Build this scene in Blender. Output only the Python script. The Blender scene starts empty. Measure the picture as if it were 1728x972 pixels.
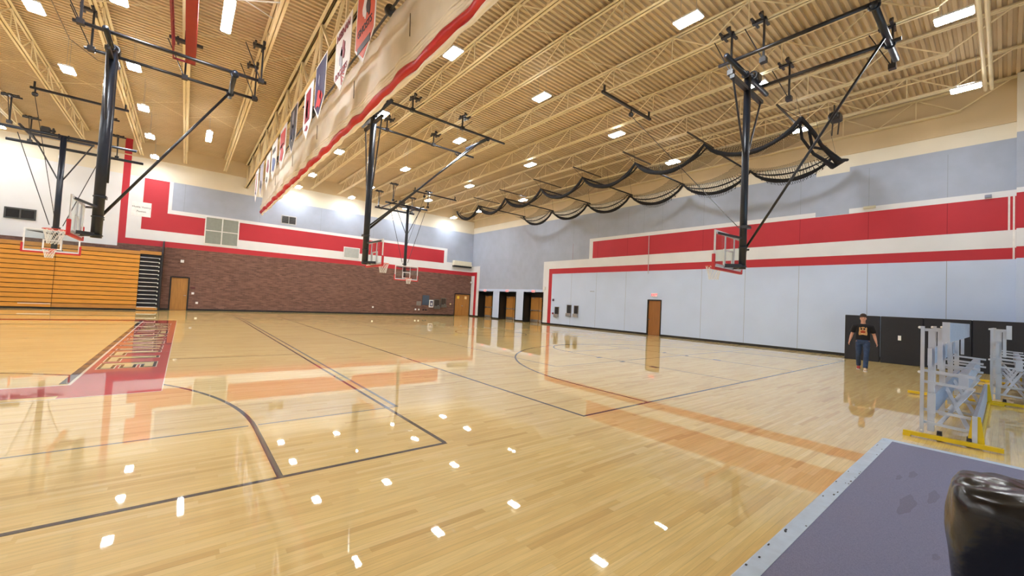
import bpy, math, random
from mathutils import Vector, Matrix
random.seed(7)
C = bpy.context.scene.collection
PI = math.pi

# ------------------------------------------------------------------ camera, world, exposure
CAM_H = 1.65
F_PX, YAW, PITCH, ROLL = 678.37, 0.6830, 0.0352, 0.0498
fw = Vector((math.sin(YAW)*math.cos(PITCH), math.cos(YAW)*math.cos(PITCH), math.sin(PITCH)))
r0 = Vector((math.cos(YAW), -math.sin(YAW), 0)); u0 = r0.cross(fw)
rt = r0*math.cos(ROLL)+u0*math.sin(ROLL); up = -r0*math.sin(ROLL)+u0*math.cos(ROLL)
cd = bpy.data.cameras.new('camera'); cam = bpy.data.objects.new('camera', cd); C.objects.link(cam)
cd.sensor_width = 36; cd.lens = F_PX/1728*36; cd.clip_end = 200; cd.clip_start = 0.05
cam.matrix_world = Matrix(((rt.x, up.x, -fw.x, 0), (rt.y, up.y, -fw.y, 0), (rt.z, up.z, -fw.z, CAM_H), (0, 0, 0, 1)))
bpy.context.scene.camera = cam
vs = bpy.context.scene.view_settings
vs.view_transform = 'Standard'; vs.look = 'None'; vs.gamma = 1; vs.exposure = 0.68; vs.use_curve_mapping = False
w = bpy.data.worlds.new('world'); bpy.context.scene.world = w; w.use_nodes = True
w.node_tree.nodes['Background'].inputs[0].default_value = (0.50, 0.73, 1, 1)   # blue daylight outside the glazed south entrance
w.node_tree.nodes['Background'].inputs[1].default_value = 2.4
LAMP = 98.0            # radiance of the high-bay lenses
LAMP_COL = (0.93, 0.97, 1.0)

# ------------------------------------------------------------------ materials
def s2l(c):
    return tuple(((v/12.92) if v <= 0.04045 else ((v+0.055)/1.055)**2.4) for v in [x/255 for x in c])
MATS = {}
def mat(name, rgb, rough=0.6, metal=0.0, var=0.06, scale=6.0, spec=0.5, coat=0.0, emit=0.0, emit_col=None, bump=0.0, stretch=None):
    if name in MATS: return MATS[name]
    m = bpy.data.materials.new(name); m.use_nodes = True; nt = m.node_tree; N = nt.nodes; L = nt.links
    b = N['Principled BSDF']; col = s2l(rgb)
    b.inputs['Roughness'].default_value = rough; b.inputs['Metallic'].default_value = metal
    b.inputs['Specular IOR Level'].default_value = spec; b.inputs['Coat Weight'].default_value = coat
    b.inputs['Coat Roughness'].default_value = 0.05
    tc = N.new('ShaderNodeTexCoord'); no = N.new('ShaderNodeTexNoise'); no.inputs['Scale'].default_value = scale
    no.inputs['Detail'].default_value = 4
    src = tc.outputs['Object']
    if stretch:
        mp = N.new('ShaderNodeMapping'); mp.inputs['Scale'].default_value = stretch; L.new(src, mp.inputs[0]); src = mp.outputs[0]
    L.new(src, no.inputs['Vector'])
    mr = N.new('ShaderNodeMapRange'); mr.inputs['From Min'].default_value = 0.3; mr.inputs['From Max'].default_value = 0.7
    mr.inputs['To Min'].default_value = 1-var; mr.inputs['To Max'].default_value = 1+var
    L.new(no.outputs['Fac'], mr.inputs['Value'])
    mx = N.new('ShaderNodeVectorMath'); mx.operation = 'SCALE'; mx.inputs[0].default_value = col
    L.new(mr.outputs[0], mx.inputs['Scale']); L.new(mx.outputs[0], b.inputs['Base Color'])
    if bump:
        bp = N.new('ShaderNodeBump'); bp.inputs['Strength'].default_value = bump; bp.inputs['Distance'].default_value = 0.02
        L.new(no.outputs['Fac'], bp.inputs['Height']); L.new(bp.outputs[0], b.inputs['Normal'])
    if emit:
        b.inputs['Emission Color'].default_value = (*(emit_col or col), 1); b.inputs['Emission Strength'].default_value = emit
    MATS[name] = m; return m

def math_node(N, L, op, a, b=None):
    n = N.new('ShaderNodeMath'); n.operation = op
    for i, v in enumerate((a, b)):
        if v is None: continue
        if isinstance(v, (int, float)): n.inputs[i].default_value = v
        else: L.new(v, n.inputs[i])
    return n.outputs[0]

def floor_mat():
    m = bpy.data.materials.new('maple_floor'); m.use_nodes = True; nt = m.node_tree; N = nt.nodes; L = nt.links
    b = N['Principled BSDF']; tc = N.new('ShaderNodeTexCoord'); sx = N.new('ShaderNodeSeparateXYZ'); L.new(tc.outputs['Object'], sx.inputs[0])
    X, Y = sx.outputs[0], sx.outputs[1]
    row = math_node(N, L, 'FLOOR', math_node(N, L, 'DIVIDE', Y, 0.057))
    wn = N.new('ShaderNodeTexWhiteNoise'); wn.noise_dimensions = '1D'; L.new(row, wn.inputs['W'])
    cx = math_node(N, L, 'FLOOR', math_node(N, L, 'ADD', math_node(N, L, 'DIVIDE', X, 0.9), math_node(N, L, 'MULTIPLY', wn.outputs['Value'], 9.0)))
    cb = N.new('ShaderNodeCombineXYZ'); L.new(row, cb.inputs[0]); L.new(cx, cb.inputs[1])
    w2 = N.new('ShaderNodeTexWhiteNoise'); w2.noise_dimensions = '2D'; L.new(cb.outputs[0], w2.inputs['Vector'])
    ramp = N.new('ShaderNodeValToRGB'); L.new(w2.outputs['Value'], ramp.inputs[0])
    e = ramp.color_ramp.elements; e[0].position = 0; e[0].color = (*s2l((216, 176, 102)), 1); e[1].position = 1; e[1].color = (*s2l((241, 212, 142)), 1)
    for p, c in ((0.05, (228, 192, 116)), (0.35, (235, 202, 126)), (0.75, (238, 207, 132))):
        q = e.new(p); q.color = (*s2l(c), 1)
    mp = N.new('ShaderNodeMapping'); mp.inputs['Scale'].default_value = (1.2, 22, 1); L.new(tc.outputs['Object'], mp.inputs[0])
    no = N.new('ShaderNodeTexNoise'); no.inputs['Scale'].default_value = 2.5; no.inputs['Detail'].default_value = 6; L.new(mp.outputs[0], no.inputs['Vector'])
    mr = N.new('ShaderNodeMapRange'); mr.inputs['From Min'].default_value = 0.3; mr.inputs['From Max'].default_value = 0.7
    mr.inputs['To Min'].default_value = 0.9; mr.inputs['To Max'].default_value = 1.08; L.new(no.outputs['Fac'], mr.inputs['Value'])
    n2 = N.new('ShaderNodeTexNoise'); n2.inputs['Scale'].default_value = 0.5; n2.inputs['Detail'].default_value = 3; L.new(tc.outputs['Object'], n2.inputs['Vector'])
    m2 = N.new('ShaderNodeMapRange'); m2.inputs['To Min'].default_value = 0.92; m2.inputs['To Max'].default_value = 1.08; L.new(n2.outputs['Fac'], m2.inputs['Value'])
    # hairline joints between the strips
    fy = math_node(N, L, 'FRACT', math_node(N, L, 'DIVIDE', Y, 0.057))
    jt = math_node(N, L, 'SUBTRACT', 1.0, math_node(N, L, 'MULTIPLY', math_node(N, L, 'LESS_THAN', fy, 0.035), 0.35))
    k = math_node(N, L, 'MULTIPLY', math_node(N, L, 'MULTIPLY', mr.outputs[0], m2.outputs[0]), jt)
    vm = N.new('ShaderNodeVectorMath'); vm.operation = 'SCALE'; L.new(ramp.outputs[0], vm.inputs[0]); L.new(k, vm.inputs['Scale'])
    L.new(vm.outputs[0], b.inputs['Base Color'])
    gloss(b, N, L, tc)
    return m

def gloss(b, N, L, tc):
    b.inputs['Roughness'].default_value = 0.45; b.inputs['Specular IOR Level'].default_value = 0.3
    b.inputs['Coat Weight'].default_value = 0.95; b.inputs['Coat Roughness'].default_value = 0.02; b.inputs['Coat IOR'].default_value = 1.64
    mp = N.new('ShaderNodeMapping'); mp.inputs['Scale'].default_value = (1.0, 5.0, 1); L.new(tc.outputs['Object'], mp.inputs[0])
    no = N.new('ShaderNodeTexNoise'); no.inputs['Scale'].default_value = 3.0; no.inputs['Detail'].default_value = 3; L.new(mp.outputs[0], no.inputs['Vector'])
    bp = N.new('ShaderNodeBump'); bp.inputs['Strength'].default_value = 0.006; bp.inputs['Distance'].default_value = 0.01
    L.new(no.outputs['Fac'], bp.inputs['Height']); L.new(bp.outputs[0], b.inputs['Coat Normal'])

def line_mat(name, rgb):
    m = mat(name, rgb, 0.45, var=0.05, scale=3.0); nt = m.node_tree; N = nt.nodes
    gloss(N['Principled BSDF'], N, nt.links, next(n for n in N if n.type == 'TEX_COORD')); return m

def brick_mat():
    m = bpy.data.materials.new('brown_brick'); m.use_nodes = True; nt = m.node_tree; N = nt.nodes; L = nt.links
    b = N['Principled BSDF']; tc = N.new('ShaderNodeTexCoord'); sx = N.new('ShaderNodeSeparateXYZ'); L.new(tc.outputs['Object'], sx.inputs[0])
    cb = N.new('ShaderNodeCombineXYZ'); L.new(sx.outputs[0], cb.inputs[0]); L.new(sx.outputs[2], cb.inputs[1])
    br = N.new('ShaderNodeTexBrick'); L.new(cb.outputs[0], br.inputs['Vector']); br.inputs['Scale'].default_value = 1
    br.inputs['Brick Width'].default_value = 0.30; br.inputs['Row Height'].default_value = 0.075; br.inputs['Mortar Size'].default_value = 0.007
    br.inputs['Color1'].default_value = (*s2l((100, 70, 62)), 1); br.inputs['Color2'].default_value = (*s2l((130, 94, 82)), 1)
    br.inputs['Mortar'].default_value = (*s2l((120, 98, 88)), 1)
    no = N.new('ShaderNodeTexNoise'); no.inputs['Scale'].default_value = 1.0; no.inputs['Detail'].default_value = 5
    mp = N.new('ShaderNodeMapping'); mp.inputs['Scale'].default_value = (2, 2, 10); L.new(tc.outputs['Object'], mp.inputs[0]); L.new(mp.outputs[0], no.inputs['Vector'])
    mr = N.new('ShaderNodeMapRange'); mr.inputs['From Min'].default_value = 0.3; mr.inputs['From Max'].default_value = 0.7; mr.inputs['To Min'].default_value = 0.8; mr.inputs['To Max'].default_value = 1.2
    L.new(no.outputs['Fac'], mr.inputs['Value'])
    vm = N.new('ShaderNodeVectorMath'); vm.operation = 'SCALE'; L.new(br.outputs['Color'], vm.inputs[0]); L.new(mr.outputs[0], vm.inputs['Scale'])
    L.new(vm.outputs[0], b.inputs['Base Color']); b.inputs['Roughness'].default_value = 0.85
    bp = N.new('ShaderNodeBump'); bp.inputs['Strength'].default_value = 0.5; bp.inputs['Distance'].default_value = 0.01
    L.new(br.outputs['Fac'], bp.inputs['Height']); bp.invert = True; L.new(bp.outputs[0], b.inputs['Normal'])
    MATS['brick'] = m; return m

def net_mat(name, rgb, cell, width, axes):
    m = bpy.data.materials.new(name); m.use_nodes = True; nt = m.node_tree; N = nt.nodes; L = nt.links
    b = N['Principled BSDF']; b.inputs['Base Color'].default_value = (*s2l(rgb), 1); b.inputs['Roughness'].default_value = 0.8
    tc = N.new('ShaderNodeTexCoord'); sx = N.new('ShaderNodeSeparateXYZ'); L.new(tc.outputs['UV'], sx.inputs[0])
    hs = []
    for sgn in (1, -1):
        d = math_node(N, L, 'ADD', sx.outputs[0], math_node(N, L, 'MULTIPLY', sx.outputs[1], float(sgn)))
        hs.append(math_node(N, L, 'LESS_THAN', math_node(N, L, 'FRACT', math_node(N, L, 'DIVIDE', d, cell)), width))
    L.new(math_node(N, L, 'MAXIMUM', hs[0], hs[1]), b.inputs['Alpha'])
    MATS[name] = m; return m

def glass_mat():
    m = bpy.data.materials.new('clear_glass'); m.use_nodes = True; nt = m.node_tree; N = nt.nodes; L = nt.links
    out = N['Material Output']; N.remove(N['Principled BSDF'])
    tr = N.new('ShaderNodeBsdfTransparent'); tr.inputs[0].default_value = (0.93, 0.96, 0.95, 1)
    gl = N.new('ShaderNodeBsdfGlossy'); gl.inputs['Roughness'].default_value = 0.03
    no = N.new('ShaderNodeTexNoise'); no.inputs['Scale'].default_value = 3
    mx = N.new('ShaderNodeMixShader'); mx.inputs[0].default_value = 0.05; L.new(tr.outputs[0], mx.inputs[1]); L.new(gl.outputs[0], mx.inputs[2])
    L.new(mx.outputs[0], out.inputs[0]); return m

BLK = mat('black_powder_coat', (34, 34, 40), 0.35, 0.0, spec=0.6)
BLUEBLK = mat('glossy_blue_black_steel', (30, 38, 52), 0.32, 0.0, spec=0.5)
TAN = mat('tan_ceiling_paint', (206, 184, 148), 0.6, var=0.05, scale=1.2)
TANJ = mat('cream_joist_paint', (238, 222, 184), 0.5, var=0.05, scale=2)
RED = mat('red_wall_paint', (186, 38, 52), 0.55, var=0.04, scale=1.0)
WHT = mat('white_wall_paint', (228, 230, 234), 0.6, var=0.03, scale=0.8)
WBL = mat('pale_blue_wall_paint', (198, 214, 242), 0.6, var=0.03, scale=0.8)
CREAM = mat('cream_wall_paint', (230, 222, 204), 0.65, var=0.04, scale=0.7)
TANW = mat('tan_wall_paint', (212, 190, 152), 0.65, var=0.05, scale=0.7)
GREYP = mat('grey_acoustic_panel', (168, 177, 196), 0.9, var=0.05, scale=1.5)
SEAM = mat('panel_seam', (150, 158, 172), 0.8)
SEAMR = mat('red_panel_seam', (140, 28, 40), 0.8)
BASEB = mat('black_rubber_base', (20, 20, 22), 0.4)
WOODD = mat('oak_door_veneer', (178, 126, 62), 0.45, var=0.14, scale=3, stretch=(6, 6, 0.5))
WOODB = mat('orange_bleacher_wood', (214, 150, 58), 0.35, var=0.12, scale=3, stretch=(0.7, 4, 8), coat=0.3)
WOODB2 = mat('worn_bleacher_wood', (186, 132, 62), 0.5, var=0.15, scale=3, stretch=(0.7, 4, 8))
DARK = mat('dark_gap', (26, 24, 28), 0.8)
WHITE = mat('white_enamel', (238, 238, 238), 0.35)
STEEL = mat('brushed_steel', (176, 178, 182), 0.35, 0.8)
ALU = mat('mill_aluminium', (200, 204, 214), 0.42, 0.15, var=0.06, scale=5)
ALUD = mat('satin_aluminium_plank', (146, 150, 164), 0.55, 0.0, var=0.06, scale=5, stretch=(1, 8, 8))
YEL = mat('yellow_painted_steel', (226, 190, 22), 0.4)
REDP = mat('red_vinyl_padding', (196, 40, 46), 0.45)
ORG = mat('orange_rim_steel', (222, 74, 40), 0.4)
CORD = mat('white_net_cord', (236, 236, 232), 0.8)
GLASS = glass_mat()
BRICK = brick_mat()
DKGLASS = mat('dark_glass', (30, 32, 38), 0.08, spec=0.8)
NET = net_mat('black_netting', (18, 18, 22), 0.09, 0.17, 'xy')
BLKROPE = mat('gathered_black_netting', (18, 18, 24), 0.85, bump=0.6, scale=14)

# ------------------------------------------------------------------ mesh building
class MB:
    def __init__(s): s.v = []; s.f = []; s.uv = None
    def face(s, pts):
        i = len(s.v); s.v += [tuple(p) for p in pts]; s.f.append(tuple(range(i, i+len(pts))))
    def box(s, x0, x1, y0, y1, z0, z1):
        i = len(s.v); s.v += [(x0, y0, z0), (x1, y0, z0), (x1, y1, z0), (x0, y1, z0), (x0, y0, z1), (x1, y0, z1), (x1, y1, z1), (x0, y1, z1)]
        s.f += [tuple(i+k for k in q) for q in ((0, 3, 2, 1), (4, 5, 6, 7), (0, 1, 5, 4), (1, 2, 6, 5), (2, 3, 7, 6), (3, 0, 4, 7))]; return s
    def rbox(s, x0, x1, y0, y1, z0, z1, r):       # box with chamfered vertical and horizontal edges
        def ring(z, k): return [(x0+k+ (r if False else 0), y0+k, z), (x1-k, y0+k, z), (x1-k, y1-k, z), (x0+k, y1-k, z)]
        def oct_(z, k):
            return [(x0+k+r, y0+k, z), (x1-k-r, y0+k, z), (x1-k, y0+k+r, z), (x1-k, y1-k-r, z), (x1-k-r, y1-k, z), (x0+k+r, y1-k, z), (x0+k, y1-k-r, z), (x0+k, y0+k+r, z)]
        s.loft([oct_(z0, r*.7), oct_(z0+r*.7, 0), oct_(z1-r*.7, 0), oct_(z1, r*.7)]); return s
    def loft(s, rings, caps=True, closed=True):
        i = len(s.v); n = len(rings[0])
        for r in rings: s.v += [tuple(p) for p in r]
        for a in range(len(rings)-1):
            for k in range(n if closed else n-1):
                k2 = (k+1) % n
                s.f.append((i+a*n+k, i+a*n+k2, i+(a+1)*n+k2, i+(a+1)*n+k))
        if caps:
            s.f.append(tuple(i+k for k in reversed(range(n)))); s.f.append(tuple(i+(len(rings)-1)*n+k for k in range(n)))
        return s
    def tube(s, p, q, r, n=8, r2=None):
        return s.path([p, q], r, n, r2)
    def path(s, pts, r, n=8, r2=None):
        pts = [Vector(p) for p in pts]; rings = []
        for i, p in enumerate(pts):
            d = (pts[min(i+1, len(pts)-1)]-pts[max(i-1, 0)]).normalized()
            a = d.orthogonal().normalized() if abs(d.z) > 0.95 else d.cross(Vector((0, 0, 1))).normalized()
            b = d.cross(a).normalized()
            t = i/(len(pts)-1); rr = (r[i] if isinstance(r, (list, tuple)) else (r if r2 is None else r+(r2-r)*t))
            rings.append([p+a*math.cos(2*PI*k/n)*rr+b*math.sin(2*PI*k/n)*rr for k in range(n)])
        return s.loft(rings)
    def bar(s, p, q, w_, h_, upv=(0, 0, 1)):
        p, q = Vector(p), Vector(q); d = (q-p).normalized(); a = d.cross(Vector(upv)).normalized(); b = a.cross(d).normalized()
        return s.loft([[o+a*(sx*w_/2)+b*(sz*h_/2) for sx, sz in ((-1, -1), (1, -1), (1, 1), (-1, 1))] for o in (p, q)])
    def torus(s, c, R, r, axis='z', n=24, m=8, a0=0, a1=2*PI):
        full = abs(a1-a0-2*PI) < 1e-6; rings = []
        for k in range(n + (0 if full else 1)):
            t = a0+(a1-a0)*k/n; ring = []
            for j in range(m):
                u = 2*PI*j/m; rr = R+r*math.cos(u); h = r*math.sin(u)
                x, y = rr*math.cos(t), rr*math.sin(t)
                ring.append({'z': (c[0]+x, c[1]+y, c[2]+h), 'y': (c[0]+x, c[1]+h, c[2]+y), 'x': (c[0]+h, c[1]+x, c[2]+y)}[axis])
            rings.append(ring)
        if full: rings.append(rings[0])
        return s.loft(rings, caps=not full)
    def ball(s, c, r, n=12, m=8, sx=1, sy=1, sz=1):
        rings = []
        for i in range(m+1):
            t = PI*i/m; rr = max(math.sin(t), 0.02)*r
            rings.append([(c[0]+rr*sx*math.cos(2*PI*k/n), c[1]+rr*sy*math.sin(2*PI*k/n), c[2]-math.cos(t)*r*sz) for k in range(n)])
        return s.loft(rings)
    def prism(s, pts, axis, a, b):                # 2-D outline extruded along an axis
        def P(u, v, w_): return {'x': (w_, u, v), 'y': (u, w_, v), 'z': (u, v, w_)}[axis]
        return s.loft([[P(u, v, a) for u, v in pts], [P(u, v, b) for u, v in pts]])
    def build(s, name, m, parent=None, smooth=False, off=(0, 0, 0), mats=None, fm=None, uv=None):
        me = bpy.data.meshes.new(name); o_ = Vector(off)
        me.from_pydata([tuple(Vector(v)-o_) for v in s.v], [], s.f); me.update()
        for mm in (mats or [m]): me.materials.append(mm)
        if fm:
            for p, k in zip(me.polygons, fm): p.material_index = k
        if smooth:
            for p in me.polygons: p.use_smooth = True
        if uv:
            ul = me.uv_layers.new(name='UV')
            for p in me.polygons:
                for li in p.loop_indices: ul.data[li].uv = uv[me.loops[li].vertex_index]
        o = bpy.data.objects.new(name, me); C.objects.link(o)
        if parent is not None: o.parent = parent
        return o

def tag(o, label=None, cat=None, group=None, kind=None):
    if label: o['label'] = label
    if cat: o['category'] = cat
    if group: o['group'] = group
    if kind: o['kind'] = kind
    return o
def empty(name, label, cat, loc=(0, 0, 0), rz=0, group=None):
    o = bpy.data.objects.new(name, None); C.objects.link(o); o.location = loc; o.rotation_euler = (0, 0, rz); o.empty_display_size = 0.2
    return tag(o, label, cat, group)
def single(mb, name, m, label, cat, group=None, smooth=False, **k):
    xs = [v[0] for v in mb.v]; ys = [v[1] for v in mb.v]; zs = [v[2] for v in mb.v]
    c = ((min(xs)+max(xs))/2, (min(ys)+max(ys))/2, min(zs))
    o = mb.build(name, m, None, smooth, off=c, **k); o.location = c; return tag(o, label, cat, group)
def struct(mb, name, m, parent=None, smooth=False, **k):
    o = mb.build(name, m, parent, smooth, **k)
    if parent is None: o['kind'] = 'structure'
    return o
def copy_tree(o, parent=None):
    c = o.copy(); C.objects.link(c)
    if parent is not None: c.parent = parent
    for ch in list(o.children): copy_tree(ch, c)
    return c

def text_mb(body, size, right, upv, center, thick=0.004, bold=0.0, space=1.0, sx=1.0):
    """mesh of lettering laid flat on a surface; right / upv are world directions"""
    cu = bpy.data.curves.new('t', 'FONT'); cu.body = body; cu.size = 1; cu.offset = bold; cu.extrude = thick/2/size
    cu.align_x = 'CENTER'; cu.align_y = 'CENTER'; cu.space_character = space; cu.resolution_u = 3
    o = bpy.data.objects.new('t', cu); C.objects.link(o); bpy.context.view_layer.update()
    me = bpy.data.meshes.new_from_object(o); bpy.data.objects.remove(o)
    r, u = Vector(right), Vector(upv); n = r.cross(u); c = Vector(center); mb = MB()
    xs = [v.co.x for v in me.vertices]; ys = [v.co.y for v in me.vertices]; mx, my = (min(xs)+max(xs))/2, (min(ys)+max(ys))/2
    for v in me.vertices: mb.v.append(tuple(c+r*((v.co.x-mx)*size*sx)+u*((v.co.y-my)*size)+n*(v.co.z*size)))
    for p in me.polygons: mb.f.append(tuple(p.vertices))
    bpy.data.meshes.remove(me); return mb

# ------------------------------------------------------------------ the room
XR, YB, ZD = 22.946, 34.921, 10.75           # east wall, north brick wall, deck
XW, YS = -20.0, -4.0
fl = MB(); fl.face([(XW, YS, 0), (XR+1.2, YS, 0), (XR+1.2, YB+.3, 0), (XW, YB+.3, 0)])
fl.face([(XW, YS, -.3), (XW, YB+.3, -.3), (XR+1.2, YB+.3, -.3), (XR+1.2, YS, -.3)])
floor = struct(fl, 'floor', floor_mat())
LB, LG, LR, LW = line_mat('black_court_paint', (38, 30, 34)), line_mat('grey_court_paint', (120, 122, 116)), line_mat('red_court_paint', (186, 30, 34)), line_mat('white_court_paint', (238, 226, 206))
def rectline(x0, x1, y0, y1, m, z=0.0015, name='court_line'):
    b = MB(); b.box(x0, x1, y0, y1, z-0.001, z); return b.build(name, m, floor)
def arc(cx, cy, r, a0, a1, wd, m, name='court_arc', n=64, z=0.0015):
    b = MB(); b.loft([[(cx+(r+dr)*math.cos(t), cy+(r+dr)*math.sin(t), zz) for dr, zz in ((-wd/2, z-.001), (wd/2, z-.001), (wd/2, z), (-wd/2, z))] for t in [a0+(a1-a0)*k/n for k in range(n+1)]])
    return b.build(name, m, floor)
W5 = 0.05
# west cross court
rectline(-13.0, 2.44, 4.025, 4.075, LB); rectline(2.40, 2.45, 4.075, 30.0, LB)
arc(-5.26, 5.6, 6.02, 0, PI, W5, LB); rectline(0.735, 0.785, 4.075, 5.6, LB)
rectline(-13, 0.7, 5.75, 5.78, LG, 0.0012); rectline(0.8, 2.6, 5.75, 5.78, LG, 0.0012); rectline(2.55, 2.60, 5.78, 30.0, LG)
rectline(-0.15, 2.40, 11.76, 11.79, LB); rectline(-7.1, -7.05, 24.6, 30, LB); rectline(-3.45, -3.4, 24.65, 30, LB); rectline(-13, 2.4, 30.0, 30.05, LB)
arc(-5.26, 28.2, 6.02, PI*1.19, PI*1.81, W5, LB)
# east cross court
rectline(4.72, 20.4, 3.96, 4.01, LB); rectline(4.72, 4.77, 4.01, 29.9, LB); rectline(4.77, 20.35, 29.85, 29.9, LB); rectline(20.35, 20.4, 4.01, 29.9, LB)
arc(12.5, 5.5, 6.02, 0, PI, W5, LB); rectline(6.455, 6.505, 4.01, 5.5, LB); rectline(18.495, 18.545, 4.01, 5.5, LB)
arc(12.5, 28.3, 6.02, PI, 2*PI, W5, LB)
for cy, s in ((9.75, 1), (24.1, -1)):
    arc(12.5, cy, 1.83, 0 if s > 0 else PI, PI if s > 0 else 2*PI, 0.04, LB)
rectline(10.62, 10.66, 4.01, 9.75, LG); rectline(14.34, 14.38, 4.01, 9.75, LG); rectline(10.62, 14.38, 9.73, 9.77, LG)
rectline(10.62, 10.66, 24.1, 29.85, LG); rectline(14.34, 14.38, 24.1, 29.85, LG); rectline(10.62, 14.38, 24.08, 24.12, LG)
for yy in (6.25, 7.4, 8.3):
    for xx, d in ((10.62, -1), (14.38, 1)):
        rectline(min(xx, xx+.2*d), max(xx, xx+.2*d), yy-.05, yy+.05 if yy > 7 else yy+.2, LB, 0.0022, 'lane_mark')
rectline(7.78, 22.0, 7.52, 7.55, LG, 0.0012); rectline(7.76, 7.80, 7.55, 29.8, LG, 0.0012); rectline(4.77, 20.35, 16.88, 16.92, LG, 0.0012)
arc(12.5, 16.9, 1.83, 0, 2*PI, 0.04, LB, 'center_circle')
# show court end band with its lettering
rectline(-1.29, -0.18, 8.3, 24.55, LR, 0.002, 'end_band'); rectline(-20, -1.29, 8.48, 9.28, LR, 0.002, 'side_band')
rectline(-20, -1.29, 24.15, 24.95, LR, 0.002, 'side_band')
rectline(-1.33, -1.29, 9.33, 24.2, LW, 0.0026, 'white_edge_line'); rectline(-20, -1.29, 9.28, 9.33, LW, 0.0026, 'white_edge_line')
rectline(-1.44, -1.33, 9.42, 24.2, LB, 0.0026, 'black_edge_line')
rectline(-0.18, -0.165, 8.28, 24.6, LW, 0.0026, 'white_edge_line'); rectline(-20, -0.18, 8.26, 8.3, LW, 0.0012, 'white_edge_line')
CRM = line_mat('cream_letter_paint', (226, 204, 142))
for nm, m, bold, z in (('letter_outline', LW, 0.085, 0.0035), ('letter_black_outline', LB, 0.068, 0.0045), ('lettering', CRM, 0.022, 0.0055)):  # white outer rim, painted black outline, cream letter face
    text_mb('HORTONVILLE', 1.02, (0, -1, 0), (1, 0, 0), (-0.77, 16.75, z), 0.0006, bold, 1.38, 1.36).build(nm, m, floor)

def paint_wall(name, axis, const, u0, u1, z0, z1, rects, default, flip, thick=0.25, off_out=1):
    """wall with painted fields cut into its own mesh; rects = (u0,u1,z0,z1,material or None for an opening)"""
    us = sorted({u0, u1} | {min(max(v, u0), u1) for r in rects for v in r[:2]}); zs = sorted({z0, z1} | {min(max(v, z0), z1) for r in rects for v in r[2:4]})
    ms = [default]; mb = MB(); fm = []
    for a, b in zip(us, us[1:]):
        for c, d in zip(zs, zs[1:]):
            if b-a < 1e-5 or d-c < 1e-5: continue
            cu, cz = (a+b)/2, (c+d)/2; m = default
            for r in rects:
                if r[0] < cu < r[1] and r[2] < cz < r[3]: m = r[4]
            if m is None: continue
            if m not in ms: ms.append(m)
            q = [(a, c), (b, c), (b, d), (a, d)]
            if flip: q.reverse()
            mb.face([(const, u, z) if axis == 'x' else (u, const, z) for u, z in q]); fm.append(ms.index(m))
    # back face of the wall
    t = const+thick*off_out
    return mb.build(name, None, None, mats=ms, fm=fm), ms

R = []
# --- north wall (brick below, painted above)
N_ = []
N_.append((XW, -3.4, 3.95, 8.48, WHT)); N_.append((-3.4, -3.06, 4.13, ZD, RED)); N_.append((-3.06, XR, 4.5, 8.48, WHT))
N_.append((-3.4, XR, 4.13, 4.5, RED))
N_.append((-3.06, XR, 8.48, 9.72, CREAM)); N_.append((XW, -3.4, 8.48, 9.72, CREAM)); N_.append((XW, -3.4, 9.72, ZD+.1, TANW)); N_.append((-3.06, XR, 9.72, ZD+.1, TANW))
N_.append((-0.96, XR, 6.62, 8.48, GREYP)); N_.append((19.95, XR, 5.3, 8.48, GREYP))
N_.append((-2.38, -1.15, 5.155, 8.45, RED)); N_.append((-2.38, 0.84, 5.155, 6.36, RED)); N_.append((2.82, 19.6, 5.155, 6.40, RED))
N_.append((XW, XR, 0, 0.12, BASEB))
N_.append((-0.74, 0.24, 0, 2.24, None)); N_.append((21.05, 22.9, 0, 2.24, None))
for sx in (-0.35, 4.0, 8.2, 12.5, 16.7): N_.append((sx, sx+0.02, 6.62, 8.48, SEAM))
for sx in (0.55, 10.6, 12.6): N_.append((sx, sx+0.02, 0.12, 4.13, mat('brick_joint', (104, 80, 74), 0.9)))
wn, _ = paint_wall('wall_north', 'y', YB, XW, XR, 0, ZD+.1, N_, BRICK, False); wn['kind'] = 'structure'
# --- east wall
E_ = [(YS, YB, 4.5, 5.12, WHT), (YS, YB, 5.12, 8.5, GREYP), (YS, YB, 8.5, 9.12, CREAM), (YS, YB, 9.12, ZD+.1, TANW)]
E_.append((YS, 19.39, 5.12, 6.60, WHT))
E_ += [(24.17, YB, 2.82, 8.5, GREYP), (24.17, YB, 2.49, 2.82, WBL), (33.45, YB, 0, 5.11, WHT)]
E_ += [(YS, 24.17, 4.5, 5.11, WHT), (23.5, 24.17, 0, 5.11, WHT)]
E_ += [(YS, 19.07, 5.145, 6.37, RED), (YS, 23.5, 4.09, 4.5, RED), (23.13, 23.5, 0, 4.5, RED)]
E_ += [(33.93, 34.34, 0, 4.5, RED), (34.34, YB, 4.13, 4.5, RED), (24.17, 33.45, 0, 2.49, WBL)]
for sy in (21.0, 18.6, 16.1, 11.0, 8.7, 6.3, 3.78, 1.44, -0.95):
    E_.append((sy, sy+0.018, 0.12, 4.09, SEAM)); E_.append((sy, sy+0.018, 5.145, 6.37, SEAMR)); E_.append((sy, sy+0.018, 6.6, 8.5, SEAM))
for sy in (28.0, 25.2, 22.6, 14.9, 13.6): E_.append((sy, sy+0.018, 6.6, 8.5, SEAM))
E_ += [(YS, 5.70, 8.30, 8.5, CREAM), (4.46, 5.70, 6.38, 6.62, GREYP)]
E_ += [(4.46, 8.2, 8.30, 8.5, CREAM), (YS, 4.46, 8.3, 8.5, GREYP), (5.70, YB, 8.3, 8.5, GREYP)]
E_ += [(-0.10, -0.05, 5.145, 6.37, WHITE), (-0.21, -0.16, 4.09, 6.37, WHITE)]
E_.append((YS, YB, 0, 0.12, BASEB))
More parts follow.
